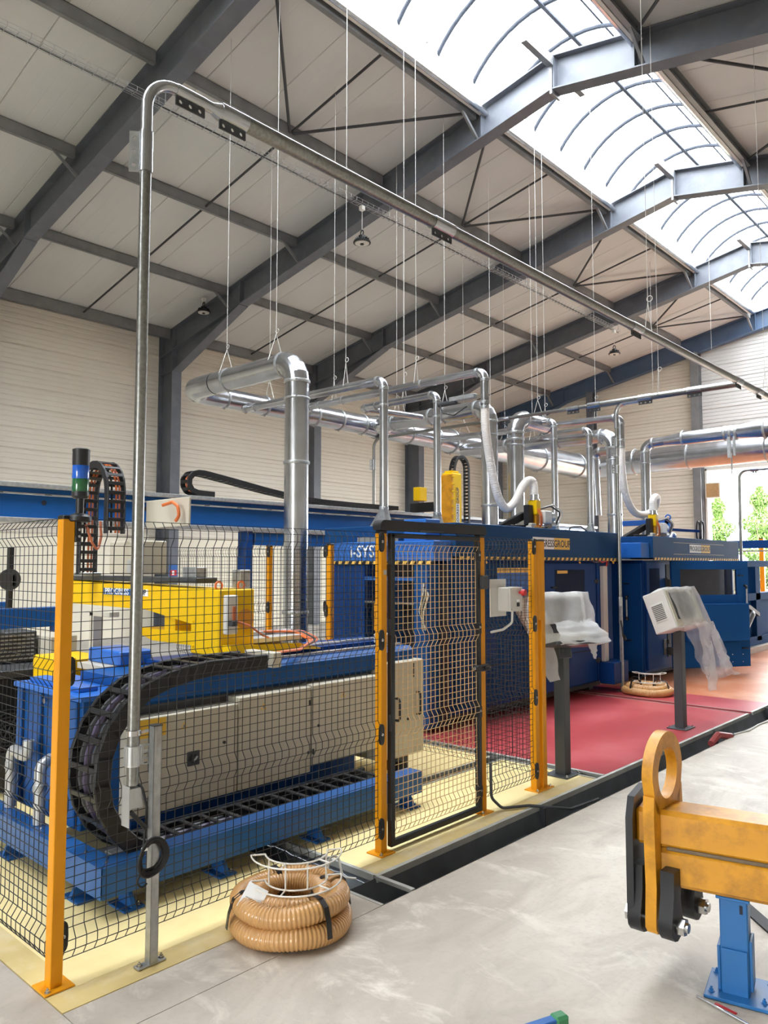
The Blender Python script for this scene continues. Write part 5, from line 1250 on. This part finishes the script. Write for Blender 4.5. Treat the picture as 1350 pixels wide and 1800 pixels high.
b = MB(); b.box(-5.0, -4.96, 10.43, 10.47, .003, 1.2, .002); b.build('channel', 'galv_dull', s2); MB().box(-5.04, -4.92, 10.40, 10.5, .003, .012).build('foot_plate', 'galv_dull', s2)
MB().bar((-5.03, YX-.02, 1.12), (-4.98, 10.46, 1.12), .015, .015).build('clamp_arm', 'steel_bright', s2)
g = MB(); g.tube(bend([(-4.97, 10.42, 1.0), (-4.93, 10.38, .9), (-4.9, 10.34, .78), (-4.88, 10.42, .7), (-4.93, 10.44, .8)], .04), .012, 8); g.build('cable', 'black_rubber', s2)
rp = thing('conveying_pipe', 'slim bent pipe standing before the open door', 'pipe', (-5.33, 16.8, 0))
MB().tube(bend([(-5.34, 16.82, 1.88), (-5.3, 16.75, 3.75), (-4.2, 16.75, 3.76)], .16, 8), .03, 12).build('pipe_section', 'galv_pipe', rp)
MB().cyl((-5.34, 16.82, 0), (-5.34, 16.82, 1.89), .03, 12).build('pipe_section', 'galv_pipe', rp)
for x in (-5.0, -4.5): coupling((x, 16.75, 3.76), (1,0,0), .15, .036, rp, (0,0,-1))
# ---- suspension wires down to the ducts
n_ = 0
def susp(x, y, z, r, label, hook=True):
    t = thing('suspension_wire', label, 'suspension wire', (x, y, z), 'thin wires holding the ducts')
    top = RZ(x)-.02
    MB().cyl((x, y, z+r+.28), (x, y, top), .0034, 6).build('wire', 'wire_grey', t)
    for s_ in (-1, 1): MB().cyl((x, y, z+r+.29), (x+(s_*r*.9 if hook != 'y' else 0), y+(s_*r*.9 if hook == 'y' else 0), z+r*.35), .0045, 6).build('sling', 'wire_grey', t)
    g = MB(); g.tube([(x+.02+.03*math.cos(q*math.pi/6), y, z+r+.33+.03*math.sin(q*math.pi/6)) for q in range(12)], .004, 6, closed=True); g.build('loop', 'wire_grey', t)
W_ = 'thin suspension wire holding '
for a in ((-8.95, 6.43, ZM, .157, W_+'the wall end of the wide carriage duct', 'y'), (-7.85, 6.43, ZM, .157, W_+'the elbow end of the wide carriage duct', 'y'), (XM, 8.0, ZM, .155, W_+'the left end of the main duct', True),
          (-7.3, 7.19, 4.18, .056, W_+'the slim duct left of the gate', 'y'), (-7.0, 8.31, 4.37, .056, W_+'the near end of the first hose duct', 'y'), (-8.7, 8.31, 4.37, .056, W_+'the far end of the first hose duct', 'y'),
          (-7.4, 8.51, 4.24, .055, W_+'the slim duct behind the gate', 'y'), (-8.0, 10.26, 4.36, .135, W_+'the wide duct behind the hose', 'y'), (-9.1, 10.26, 4.36, .135, W_+'the wall end of the wide duct behind the hose', 'y'),
          (XM, 11.4, ZM, .21, W_+'the main duct right of the gate', True), (XM, 13.4, ZM, .25, W_+'the main duct over the upright drag chain', True), (-7.2, 11.95, 4.33, .145, W_+'the bulbous elbow duct', True),
          (-7.2, 12.2, 4.32, .06, W_+'the second hose duct near its middle', 'y'), (-8.4, 12.2, 4.33, .06, W_+'the second hose duct near the wall', 'y'), (-6.2, 12.2, 4.31, .06, W_+'the second hose duct near its elbow', 'y'),
          (-8.0, 13.06, 4.19, .13, W_+'the wide duct before the back wall', 'y'), (XM, 15.0, ZM, .25, W_+'the main duct before its widest part', True), (-8.1, 19.1, 4.45, .31, W_+'the left of the thick duct at the back', 'y'), (-6.6, 19.1, 4.46, .31, W_+'the thick duct near the door edge', 'y'),
          (PX_, 7.6, 4.18, .043, W_+'the high foreground pipe near its middle', True), (PX_, 11.5, 4.18, .043, W_+'the high foreground pipe at its far end', True), (-4.4, YX, 4.2, .045, W_+'the thin crossing pipe', 'y')):
    susp(*a[:5], hook=a[5])
# ================================================================== GANTRY RAIL along the wall side
ga_ = thing('gantry_rail', 'long blue overhead beam with galvanised top flange', 'gantry rail', (-9.0, 7, 0))
MB().box(-9.06, -8.98, -3, 17.5, 2.34, 2.68).build('web', 'blue', ga_)
MB().box(-9.16, -8.9, -3, 17.5, 2.68, 2.735, .004).build('top_flange', 'galv_dull', ga_)
MB().box(-8.975, -8.955, -3, 17.5, 2.60, 2.625, .003).build('linear_rail', 'galv', ga_)
MB().box(-9.14, -8.9, -3, 17.5, 2.28, 2.335, .004).build('bottom_flange', 'galv_dull', ga_)
for k in range(36): MB().box(-8.956, -8.952, -2.7+k*.55, -2.62+k*.55, 2.607, 2.618).build('rail_bolt', 'graphite', ga_)
for y in (.5, 6.85, 12.6, 17.0): MB().box(-9.12, -8.92, y-.06, y+.06, 0, 2.28, .004).build('support_leg', 'blue_mid', ga_)
for y in (3.9, 5.2): MB().cyl((-8.98, y, 2.52), (-8.976, y, 2.52), .03, 16).build('web_hole', 'dark_recess', ga_)
MB().box(-8.99, -8.93, 6.95, 9.5, 2.08, 2.27, .004).build('lower_beam', 'blue', ga_)
gch = thing('cable_drag_chain', 'flat black drag chain lying on the gantry rail', 'drag chain', (-9.05, 7.5, 2.74))
P3 = [(6.25, 2.775), (6.0, 2.78)]+[(5.98-.14*math.sin(math.pi*i/8), 2.92-.14*math.cos(math.pi*i/8)) for i in range(1, 9)]+[(6.1, 3.06), (6.6, 2.99), (7.2, 2.90), (7.8, 2.83), (8.3, 2.80), (9.0, 2.79), (10.2, 2.79)]
LP3 = lerp_path(P3, .09); lk3 = None
for k in range(len(LP3)-1):
    a, c = LP3[k], LP3[k+1]; ang = math.atan2(c[1]-a[1], c[0]-a[0])
    if lk3 is None:
        g = MB()
        for sx in (-1, 1): g.obox((sx*.085, 0, 0), (.018, .104, .075), None, .008)
        for sz in (-1, 1): g.obox((0, 0, sz*.03), (.17, .045, .009), None, .002)
        g.v = [(p[0]-9.03, p[1]+7.5, p[2]+2.74) for p in g.v]; lk3 = g.build('chain_link', 'black_plastic', gch); o = lk3
    else: o = lk3.copy(); COL.objects.link(o); o.parent = gch
    o.location = (0, (a[0]+c[0])/2-7.5, (a[1]+c[1])/2-2.74); o.rotation_euler = (ang, 0, 0)
MB().tube([(-9.03, y, z) for y, z in LP3], .012, 8).build('cable', 'copper', gch)
za = thing('lifting_axis', 'tall yellow lifting axis with vertical lettering behind the gate', 'lifting axis', (-8.2, 10.7, 2.3))
MB().box(-8.32, -8.08, 10.56, 10.84, 2.3, 3.40, .02).build('housing', 'machine_yellow', za)
MB().box(-8.29, -8.11, 10.6, 10.8, 3.40, 3.44, .02).build('housing_cap', 'machine_yellow', za)
MB().box(-8.34, -8.06, 10.52, 10.56, 2.3, 3.36, .006).build('side_plate', 'beam_yellow', za)
for k in range(8): MB().box(-8.06, -8.03, 10.515, 10.57, 2.4+k*.13, 2.425+k*.13, .003).build('rib', 'machine_yellow', za)
MB().box(-8.085, -8.077, 10.66, 10.76, 2.45, 3.14).build('name_plate', 'label_white', za)
MB().box(-8.084, -8.076, 10.66, 10.76, 2.86, 3.14).build('name_plate', 'label_yellow', za)
Mv = facing((-8.0755, 10.71, 2.65), (1,0,0)) @ Matrix.Rotation(math.pi/2, 4, 'Z')
text('PROGRESS', 'lettering', 'ink', za, Mv, .085, .0008)
text('GROUP', 'lettering', 'ink', za, facing((-8.075, 10.71, 3.0), (1,0,0)) @ Matrix.Rotation(math.pi/2, 4, 'Z'), .085, .0008)
MB().box(-9.0, -8.3, 10.5, 10.62, 2.74, 2.9, .006).build('cantilever', 'black_plastic', za)
MB().box(-8.75, -8.6, 10.3, 10.5, 2.92, 3.16, .006).build('drive_box', 'machine_yellow', za)
P4 = [(10.72, 3.36), (10.72, 3.5)]+[(10.94-.2*math.cos(math.pi*i/10), 3.52+.2*math.sin(math.pi*i/10)) for i in range(1, 10)]+[(11.14, 3.5-.1*i) for i in range(12)]
LP4 = lerp_path(P4, .062); lk4 = None
for k in range(len(LP4)-1):
    a, c = LP4[k], LP4[k+1]; ang = math.atan2(c[1]-a[1], c[0]-a[0])
    if lk4 is None:
        g = MB()
        for sx in (-1, 1): g.obox((sx*.05, 0, 0), (.014, .072, .055), None, .008)
        for sz in (-1, 1): g.obox((0, 0, sz*.022), (.1, .03, .008), None, .002)
        g.v = [(p[0]-8.2, p[1]+10.7, p[2]+2.3) for p in g.v]; lk4 = g.build('chain_link', 'black_plastic', za); o = lk4
    else: o = lk4.copy(); COL.objects.link(o); o.parent = za
    o.location = (0, (a[0]+c[0])/2-10.7, (a[1]+c[1])/2-2.3); o.rotation_euler = (ang, 0, 0)
# ================================================================== CABLE TRAY AND LAMPS
XT, ZT = -9.85, 8.60
ct = thing('cable_tray', 'wire mesh cable tray hung under the rafters', 'cable tray', (XT, 10, ZT))
g = MB()
for dx, dz in ((-.08, .06), (-.08, 0), (-.03, 0), (.03, 0), (.08, 0), (.08, .06)): g.tube([(XT+dx, -6, ZT+dz), (XT+dx, 20.9, ZT+dz)], .0035, 5)
o = g.build('long_wires', 'galv_dull', ct); o['kind'] = 'stuff'
g = MB()
for k in range(180): y = -6+k*.15; g.tube([(XT-.08, y, ZT+.06), (XT-.08, y, ZT), (XT+.08, y, ZT), (XT+.08, y, ZT+.06)], .0045, 5)
o = g.build('cross_wires', 'galv_dull', ct); o['kind'] = 'stuff'
MB().tube([(XT-.04+.015*math.sin(j), -6+j*.9, ZT+.012) for j in range(31)], .012, 6).build('cable', 'black_rubber', ct)
for y in FR[1:8]:
    for dx in (-.09, .09): MB().cyl((XT+dx, y, ZT-.01), (XT+dx, y, RZ(XT)-.55), .006, 6).build('hanger', 'galv_dull', ct)
def lamp(label, x, y, z, ztop):
    t = thing('high_bay_lamp', label, 'lamp', (x, y, z), 'black high bay lamps')
    MB().lathe((x, y, z), [(.165, 0), (.17, .01), (.16, .035), (.10, .06), (.075, .075), (.07, .14), (.04, .15)], 26).build('housing', 'black_plastic', t)
    MB().lathe((x, y, z-.012), [(.13, 0), (.135, .006), (.135, .014)], 26).build('diffuser', 'lamp_disc', t)
    MB().cyl((x, y, z-.03), (x, y, z-.01), .035, 14).build('sensor', 'black_plastic', t)
    for k in range(12):
        a = 2*math.pi*k/12; MB().obox((x+.1*math.cos(a), y+.1*math.sin(a), z+.07), (.07, .006, .05), Matrix.Rotation(a, 3, 'Z')).build('fin', 'black_plastic', t)
    g = MB(); g.tube([(x+.035*math.cos(q*math.pi/8), y, z+.20+.05*math.sin(q*math.pi/8)) for q in range(16)], .012, 8, closed=True); g.build('hook', 'black_plastic', t)
    MB().cyl((x, y, z+.24), (x, y, ztop), .007, 6).build('cord', 'wire_grey', t)
    MB().obox((x, y, ztop-.06), (.09, .09, .09), None, .008).build('junction_box', 'lamp_disc', t)
lamp('black high bay lamp hanging below the cable tray', XT, 10.12, 7.86, ZT)
lamp('black high bay lamp near the back wall', XT, 20.6, 7.88, ZT)
lamp('black high bay lamp low against the second rafter by the wall', -15.5, 10.44, 7.88, RZ(-15.5)-.0)
# ================================================================== HOSE COILS with white wire baskets
def hose_coil(cx, cy, label, blabel, simple=False):
    loops = ((.262, .055, 1.03), (.165, .055, 1.02), (.245, .15, .96), (.165, .148, 1.)) if not simple else ((.29, .055, 1.02), (.185, .055, 1.0), (.24, .1, 1.0))
    dz = 0 if not simple else -.06
    t = thing('hose_coil', label, 'hose coil', (cx, cy, 0))
    rh = .053
    for k, (R_, z_, ex) in enumerate(loops):
        n = int(2*math.pi*R_/.0046); n -= n % 4; pts = []; ph = random.random()*6
        for j in range(n):
            a = 2*math.pi*j/n; rr = R_*(1+.02*math.sin(2*a+ph)); pts.append((cx+rr*math.cos(a)*ex, cy+rr*math.sin(a)/ex, z_+.006*math.sin(3*a+ph)))
        P = [Vector(p) for p in pts]
        MB().tube(P, [rh*(1., .975, .90, .96)[j % 4] for j in range(n)], 12, closed=True).build('hose_loop', 'hose_tan', t, ang=70)
    for a in (-1.95, -.1, 1.2, 2.8):
        c, s_ = math.cos(a), math.sin(a); prof = [(.322, .05), (.312, .12), (.29, .185), (.245, .212), (.165, .21), (.115, .15), (.108, .03)]
        g = MB(); vs = []
        for r, z in prof:
            for w in (-.014, .014):
                for o in (0, .003): vs.append((cx+(r+o)*c-w*s_, cy+(r+o)*s_+w*c, z+o*.5))
        fs = []
        for i in range(len(prof)-1):
            k = i*4; fs += [(k, k+4, k+6, k+2), (k+1, k+3, k+7, k+5), (k, k+1, k+5, k+4), (k+2, k+6, k+7, k+3)]
        g.add(vs, fs); g.build('strap', 'plastic_strap', t, smooth=False)
    bk = thing('wire_basket', blabel, 'wire basket', (cx, cy, .2))
    e = math.atan2(-cy, -cx) if not simple else math.atan2(-cy, -cx)
    for z_ in (.235+dz, .36+dz):
        for R_ in (.225, .155):
            pts = [(cx+.02+R_*math.cos(e+math.radians(q)), cy+.02+R_*math.sin(e+math.radians(q)), z_+(0 if z_ < .3 else 0)) for q in range(-85, 100, 9)]
            MB().tube(pts, .0042, 7).build('arc_wire', 'wire_white', bk)
        for q in (-85, -20, 45, 95): MB().tube([(cx+.02+R_*math.cos(e+math.radians(q)), cy+.02+R_*math.sin(e+math.radians(q)), z_) for R_ in (.155, .225)], .0042, 6).build('tie_wire', 'wire_white', bk)
    for q in (-60, -20, 20, 70):
        MB().tube([(cx+.02+.155*math.cos(e+math.radians(q)), cy+.02+.155*math.sin(e+math.radians(q)), z_) for z_ in (.235+dz, .36+dz)], .0042, 6).build('upright_wire', 'wire_white', bk)
    return t
hc = hose_coil(-3.02, 2.60, 'coil of amber ribbed hose on the concrete before the fence', 'white wire hose basket lying on the amber hose coil')
ln = Vector((.6, -.52, .61)).normalized(); lr = (Vector((.737, .676, 0))-ln*Vector((.737, .676, 0)).dot(ln)).normalized(); lu = ln.cross(lr)
LM = Matrix((lr, lu, ln)).transposed().to_4x4() @ Matrix.Rotation(math.radians(-24), 4, 'Z'); LM.translation = Vector((-3.035, 2.375, .2))
lb = MB(); lb.obox((0, 0, 0), (.105, .12, .002), None); lb.xf(LM); pl_ = lb.build('paper_label', 'label_white', hc)
for k in range(3): MB().obox((-.01, -.03+.012*k, .0015), (.05, .003, .0006), None).xf(LM).build('print_line', 'galv_dull', pl_)
hose_coil(-4.62, 10.47, 'coil of amber ribbed hose on the red floor by the thin post', 'white wire hose basket on the far hose coil', True)
tag(MB().tube(bend([(-3.2, 3.02, .01), (-3.28, 3.1, .05), (-3.32, 3.16, .16), (-3.27, 3.18, .1), (-3.22, 3.16, .02), (-3.15, 3.2, .02)], .03), .007, 8).build('loose_wire', 'wire_grey'), 'loose end of pale wire by the floor channel', 'wire')
# ================================================================== LIFTING BEAM on its blue stand
ev = Vector((.976, .217, 0)).normalized(); nv = Vector((-ev.y, ev.x, 0)); E0 = Vector((-1.575, 3.405, 0))
ev2 = Vector((.9990, .035, 0)).normalized(); nv2 = Vector((-ev2.y, ev2.x, 0)); PV = E0+ev*.124
def BP(s_, q, z): return E0+ev*s_+nv*q+Vector((0,0,z))
def BL(s_, q, z): return PV+ev2*(s_-.124)+nv2*q+Vector((0,0,z))      # clamp hardware sits slightly skewed on the beam
RB = Matrix((ev, nv, Vector((0,0,1)))).transposed()
lbm = thing('lifting_beam', 'yellow lifting beam with ring lug and black clamps', 'lifting beam', BP(.4, 0, .41))
MB().obox(BP(1.13, 0, .652), (2.22, .2, .158), RB, .018).build('upper_tube', 'beam_yellow', lbm)
MB().obox(BP(1.16, 0, .492), (2.16, .2, .158), RB, .018).build('lower_tube', 'beam_yellow', lbm)
MB().obox(BP(1.15, -.088, .572), (2.0, .02, .016), RB, .004).build('weld_seam', 'trunk', lbm)
poly = [(-.17, .30), (-.17, .70), (-.12, .78), (.12, .78), (.17, .70), (.17, .30), (.12, .22), (-.12, .22)]
g = MB(); vs = []
for s_ in (-.005, .025):
    for q, z in poly: vs.append(BP(s_, q, z))
n = len(poly); g.add(vs, [(i, (i+1) % n, n+(i+1) % n, n+i) for i in range(n)]+[tuple(range(n-1, -1, -1)), tuple(range(n, 2*n))]); g.build('end_plate', 'black_plastic', lbm, smooth=False)
# ring lug: annular head blending into two straps that straddle the tubes
def plate(outline, hole, s0, s1, name, m):
    g = MB(); n = len(outline); vs = []
    for s_ in (s0, s1):
        for q, z in outline: vs.append(BL(s_, q, z))
        for q, z in hole: vs.append(BL(s_, q, z))
    fs = []
    for i in range(n):
        j = (i+1) % n
        fs += [(i, j, n+j, n+i), (2*n+i, 3*n+i, 3*n+j, 2*n+j), (i, 2*n+i, 2*n+j, j), (n+i, n+j, 3*n+j, 3*n+i)]
    g.add(vs, fs); return g.build(name, m, lbm, ang=40)
zc_, Ro, Ri = .875, .178, .112; out = []; hol = []; N_ = 40
for k in range(N_):
    a = math.pi/2+2*math.pi*k/N_; q, z = Ro*math.cos(a), zc_+Ro*math.sin(a)
    if z < zc_: q = math.copysign(min(abs(q)+.0, .178) if False else (.178-.04*min(1, (zc_-z)/.16)) if abs(q) > .06 else abs(q)*2.3, q) if abs(q) > 1e-6 else 0; z = zc_-(zc_-z)*.92
    out.append((q, z)); hol.append((Ri*math.cos(a), zc_+Ri*math.sin(a)))
lug = plate(out, hol, .10, .148, 'ring_lug', 'beam_yellow')
for sg in (-1, 1):
    pl = [(.102, .74), (.165, .80), (.172, .72), (.166, .55), (.160, .42)]+[(.125+.05*math.cos(a), .28+.05*math.sin(a)-.01) for a in [math.radians(q) for q in (20, -20, -60, -100, -140, -180)]]+[(.102, .42)]
    g = MB(); vs = []; n = len(pl)
    for s_ in (.10, .148):
        for q, z in pl: vs.append(BL(s_, sg*q, z))
    g.add(vs, [(i, (i+1) % n, n+(i+1) % n, n+i) for i in range(n)]+[tuple(range(n-1, -1, -1)), tuple(range(n, 2*n))]); g.build('lug_strap', 'beam_yellow', lbm, ang=40)
    for s0 in (.03, .165):
        pl2 = [(.09, .50), (.16, .50), (.165, .40)]+[(.13+.066*math.cos(a), .285+.07*math.sin(a)) for a in [math.radians(q) for q in (30, 0, -30, -60, -90, -120, -150, -180)]]+[(.085, .36)]
        g = MB(); vs = []; n = len(pl2)
        for s_ in (s0, s0+.058):
            for q, z in pl2: vs.append(BL(s_, sg*q, z))
        g.add(vs, [(i, (i+1) % n, n+(i+1) % n, n+i) for i in range(n)]+[tuple(range(n-1, -1, -1)), tuple(range(n, 2*n))]); g.build('clamp_cheek', 'black_plastic', lbm, ang=40)
    bo = MB().cyl(BL(.0, sg*.13, .28), BL(.27, sg*.13, .28), .02, 14).build('clamp_bolt', 'steel_bright', lbm)
    MB().cyl(BL(.228, sg*.13, .28), BL(.258, sg*.13, .28), .036, 6).build('nut', 'steel_bright', bo); MB().cyl(BL(.004, sg*.13, .28), BL(.027, sg*.13, .28), .036, 6).build('bolt_head', 'steel_bright', bo)
st_ = thing('beam_stand', 'blue steel stand bolted to the floor under the lifting beam', 'stand', (-1.18, 3.5, 0))
SC = E0+ev*.405; 
def SP(a, b_, z): return SC+ev*a+nv*b_+Vector((0,0,z))
MB().obox(SP(0, 0, .20), (.11, .11, .39), RB, .006).build('column', 'blue_stand', st_)
MB().obox(SP(0, 0, .404), (.13, .16, .012), RB, .002).build('saddle_plate', 'blue_stand', st_)
Rb2 = Matrix.Rotation(math.radians(12), 3, 'Z')
MB().obox(SP(.02, 0, .01), (.27, .25, .014), Rb2, .002).build('base_plate', 'blue_stand', st_)
MB().obox(SP(0, -.062, .105), (.10, .012, .18), RB, .002).build('gusset', 'blue_stand', st_)
MB().obox(SP(.062, 0, .135), (.012, .10, .20), RB, .002).build('gusset', 'blue_stand', st_)
MB().obox(SP(-.062, 0, .105), (.012, .1, .18), RB, .002).build('gusset', 'blue_stand', st_)
MB().obox(SP(.03, -.056, .36), (.012, .003, .035), RB).build('slot', 'dark_recess', st_)
for a, b_ in ((-.09, -.08), (.11, -.07), (.12, .09), (-.09, .09)):
    p = SC+Rb2 @ Vector((a, b_, .017)); MB().bolt(tuple(p)).build('anchor_bolt', 'blue_stand', st_)
# ---- small things on the concrete
gb_ = thing('capped_bar', 'dark blue square bar with a green end cap on the concrete', 'bar', (-1.66, 2.6, 0))
MB().bar((-1.60, 2.735, .034), (-1.90, 1.95, .034), .04, .04, .003).build('bar', 'label_blue', gb_)
MB().bar((-1.585, 2.775, .034), (-1.608, 2.715, .034), .054, .054, .01).build('end_cap', 'green_cap', gb_)
tag(MB().cyl((-1.286, 3.326, .008), (-1.06, 3.26, .008), .006, 10).build('steel_rod', 'steel_bright'), 'short steel rod lying before the blue stand', 'rod')
tag(MB().bar((-1.215, 3.335, .004), (-1.125, 3.315, .004), .012, .003).build('red_strip', 'red'), 'thin red strip lying beside the steel rod', 'strip')
tag(MB().bar((-1.44, 4.38, .006), (-1.0, 3.93, .006), .07, .01).build('rubber_strip', 'black_rubber'), 'black rubber strip on the concrete behind the blue stand', 'strip')
tag(MB().tube(bend([(-2.9, 8.05, -.01), (-2.9, 8.25, .05), (-2.88, 8.35, .03), (-2.86, 8.5, .0)], .05), .035, 10).build('red_hose', 'red_floor_hose'), 'short dark red hose end in the floor channel', 'hose')
tag(MB().tube(bend([(-2.86, 8.6, .005), (-2.8, 8.9, .006), (-2.82, 9.3, .006), (-2.78, 9.8, .006)], .2), .01, 8).build('white_wire', 'wire_grey'), 'pale wire along the far floor channel edge', 'wire')
sg_ = thing('safety_sign', 'small red and blue sign on the first column by the wall', 'sign', (XI, 10.8, 1.4))
MB().box(XI, XI+.004, 10.68, 10.92, 1.5, 1.8).build('sign_plate', 'label_blue', sg_); MB().box(XI+.004, XI+.006, 10.70, 10.90, 1.52, 1.66).build('sign_panel', 'red', sg_); MB().box(XI+.006, XI+.007, 10.77, 10.83, 1.54, 1.64).build('sign_symbol', 'label_white', sg_)
bs = thing('vent_box', 'beige square box hanging at the top corner of the open door', 'box', (-8.96, YB-.2, 4.0))
MB().box(-9.22, -8.74, YB-.3, YB-.08, 3.98, 4.48, .01).build('case', 'cabinet', bs); MB().box(-9.18, -8.78, YB-.305, YB-.3, 4.02, 4.44).build('front', 'wood', bs)
# ================================================================== OUTSIDE
def tree(label, x, y, h, r, n, m):
    t = thing('poplar_tree', label, 'tree', (x, y, -.05))
    MB().cyl((x, y, -.05), (x, y, h*.75), .16, 8, .04).build('trunk', 'trunk', t)
    for k in range(9):
        a = k*2.4; z = h*(.15+.075*k); L_ = r*(1-.07*k)
        MB().cyl((x, y, z), (x+L_*.7*math.cos(a), y+L_*.7*math.sin(a), z+L_*1.1), .05, 5, .015).build('branch', 'trunk', t)
    g = MB(); vs = []; fs = []
    for i in range(n):
        f = random.random()**.8; z = h*(.1+.9*f); rr = r*max(.08, (1-f)**.65*(.75+.35*math.sin(f*23)))*math.sqrt(random.random()); a = random.random()*6.28
        p = Vector((x+rr*math.cos(a), y+rr*math.sin(a), z)); s_ = random.uniform(.06, .13)
        u = Vector((random.gauss(0, 1), random.gauss(0, 1), random.gauss(0, 1))).normalized(); w = u.orthogonal().normalized(); k = len(vs)
        vs += [p-u*s_, p+w*s_*.6, p+u*s_, p-w*s_*.6]; fs.append((k, k+1, k+2, k+3))
    g.add(vs, fs); o = g.build('foliage', m, t, smooth=False); o['kind'] = 'stuff'
tree('smaller pale green poplar left in the open door', -20.6, 60, 7.0, 2.1, 6500, 'leaf_light')
tree('taller pale green poplar right in the open door', -17.6, 60, 7.5, 2.7, 9000, 'leaf_light')
tree('low green tree seen past the door edge', -12.5, 63, 5.5, 2.2, 5000, 'leaf')
hdg = thing('hedge', 'low olive hedge far outside the door', 'hedge', (-18, 64, 0))
g = MB(); vs = []; fs = []
for i in range(9000):
    p = Vector((random.uniform(-30, -6), 64+random.uniform(-.8, .8), random.uniform(0, 2.0)**1)); s_ = random.uniform(.08, .18); u = Vector((random.gauss(0,1), random.gauss(0,1), random.gauss(0,1))).normalized(); w = u.orthogonal().normalized(); k = len(vs)
    vs += [p-u*s_, p+w*s_*.6, p+u*s_, p-w*s_*.6]; fs.append((k, k+1, k+2, k+3))
g.add(vs, fs); o = g.build('foliage', 'leaf', hdg, smooth=False); o['kind'] = 'stuff'
rb = thing('roller_conveyor', 'blue raised conveyor beam seen before the open door', 'conveyor', (-5.3, 23, 0))
MB().box(-7.75, -3.5, 22.95, 23.05, 2.26, 2.48, .006).build('beam', 'blue_mid', rb); MB().box(-7.75, -3.5, 22.93, 23.07, 2.16, 2.2, .004).build('lower_rail', 'galv', rb)
for x in (-7.6, -5.6, -3.7): MB().box(x-.05, x+.05, 22.95, 23.05, 0, 2.26, .004).build('leg', 'blue_mid', rb)
fence_post(-7.03, 24.0, 'yellow fence post far away in the open door', h=2.55, bx=.12, by=.12)
mesh_panel('wire_mesh_fence', (-8.6, 24.0, 0), (-4.2, 24.0, 0), (0, -1, 0), 'pale far mesh panel across the open door', 'black wire mesh fence panels', pitch=.1, r=.004)
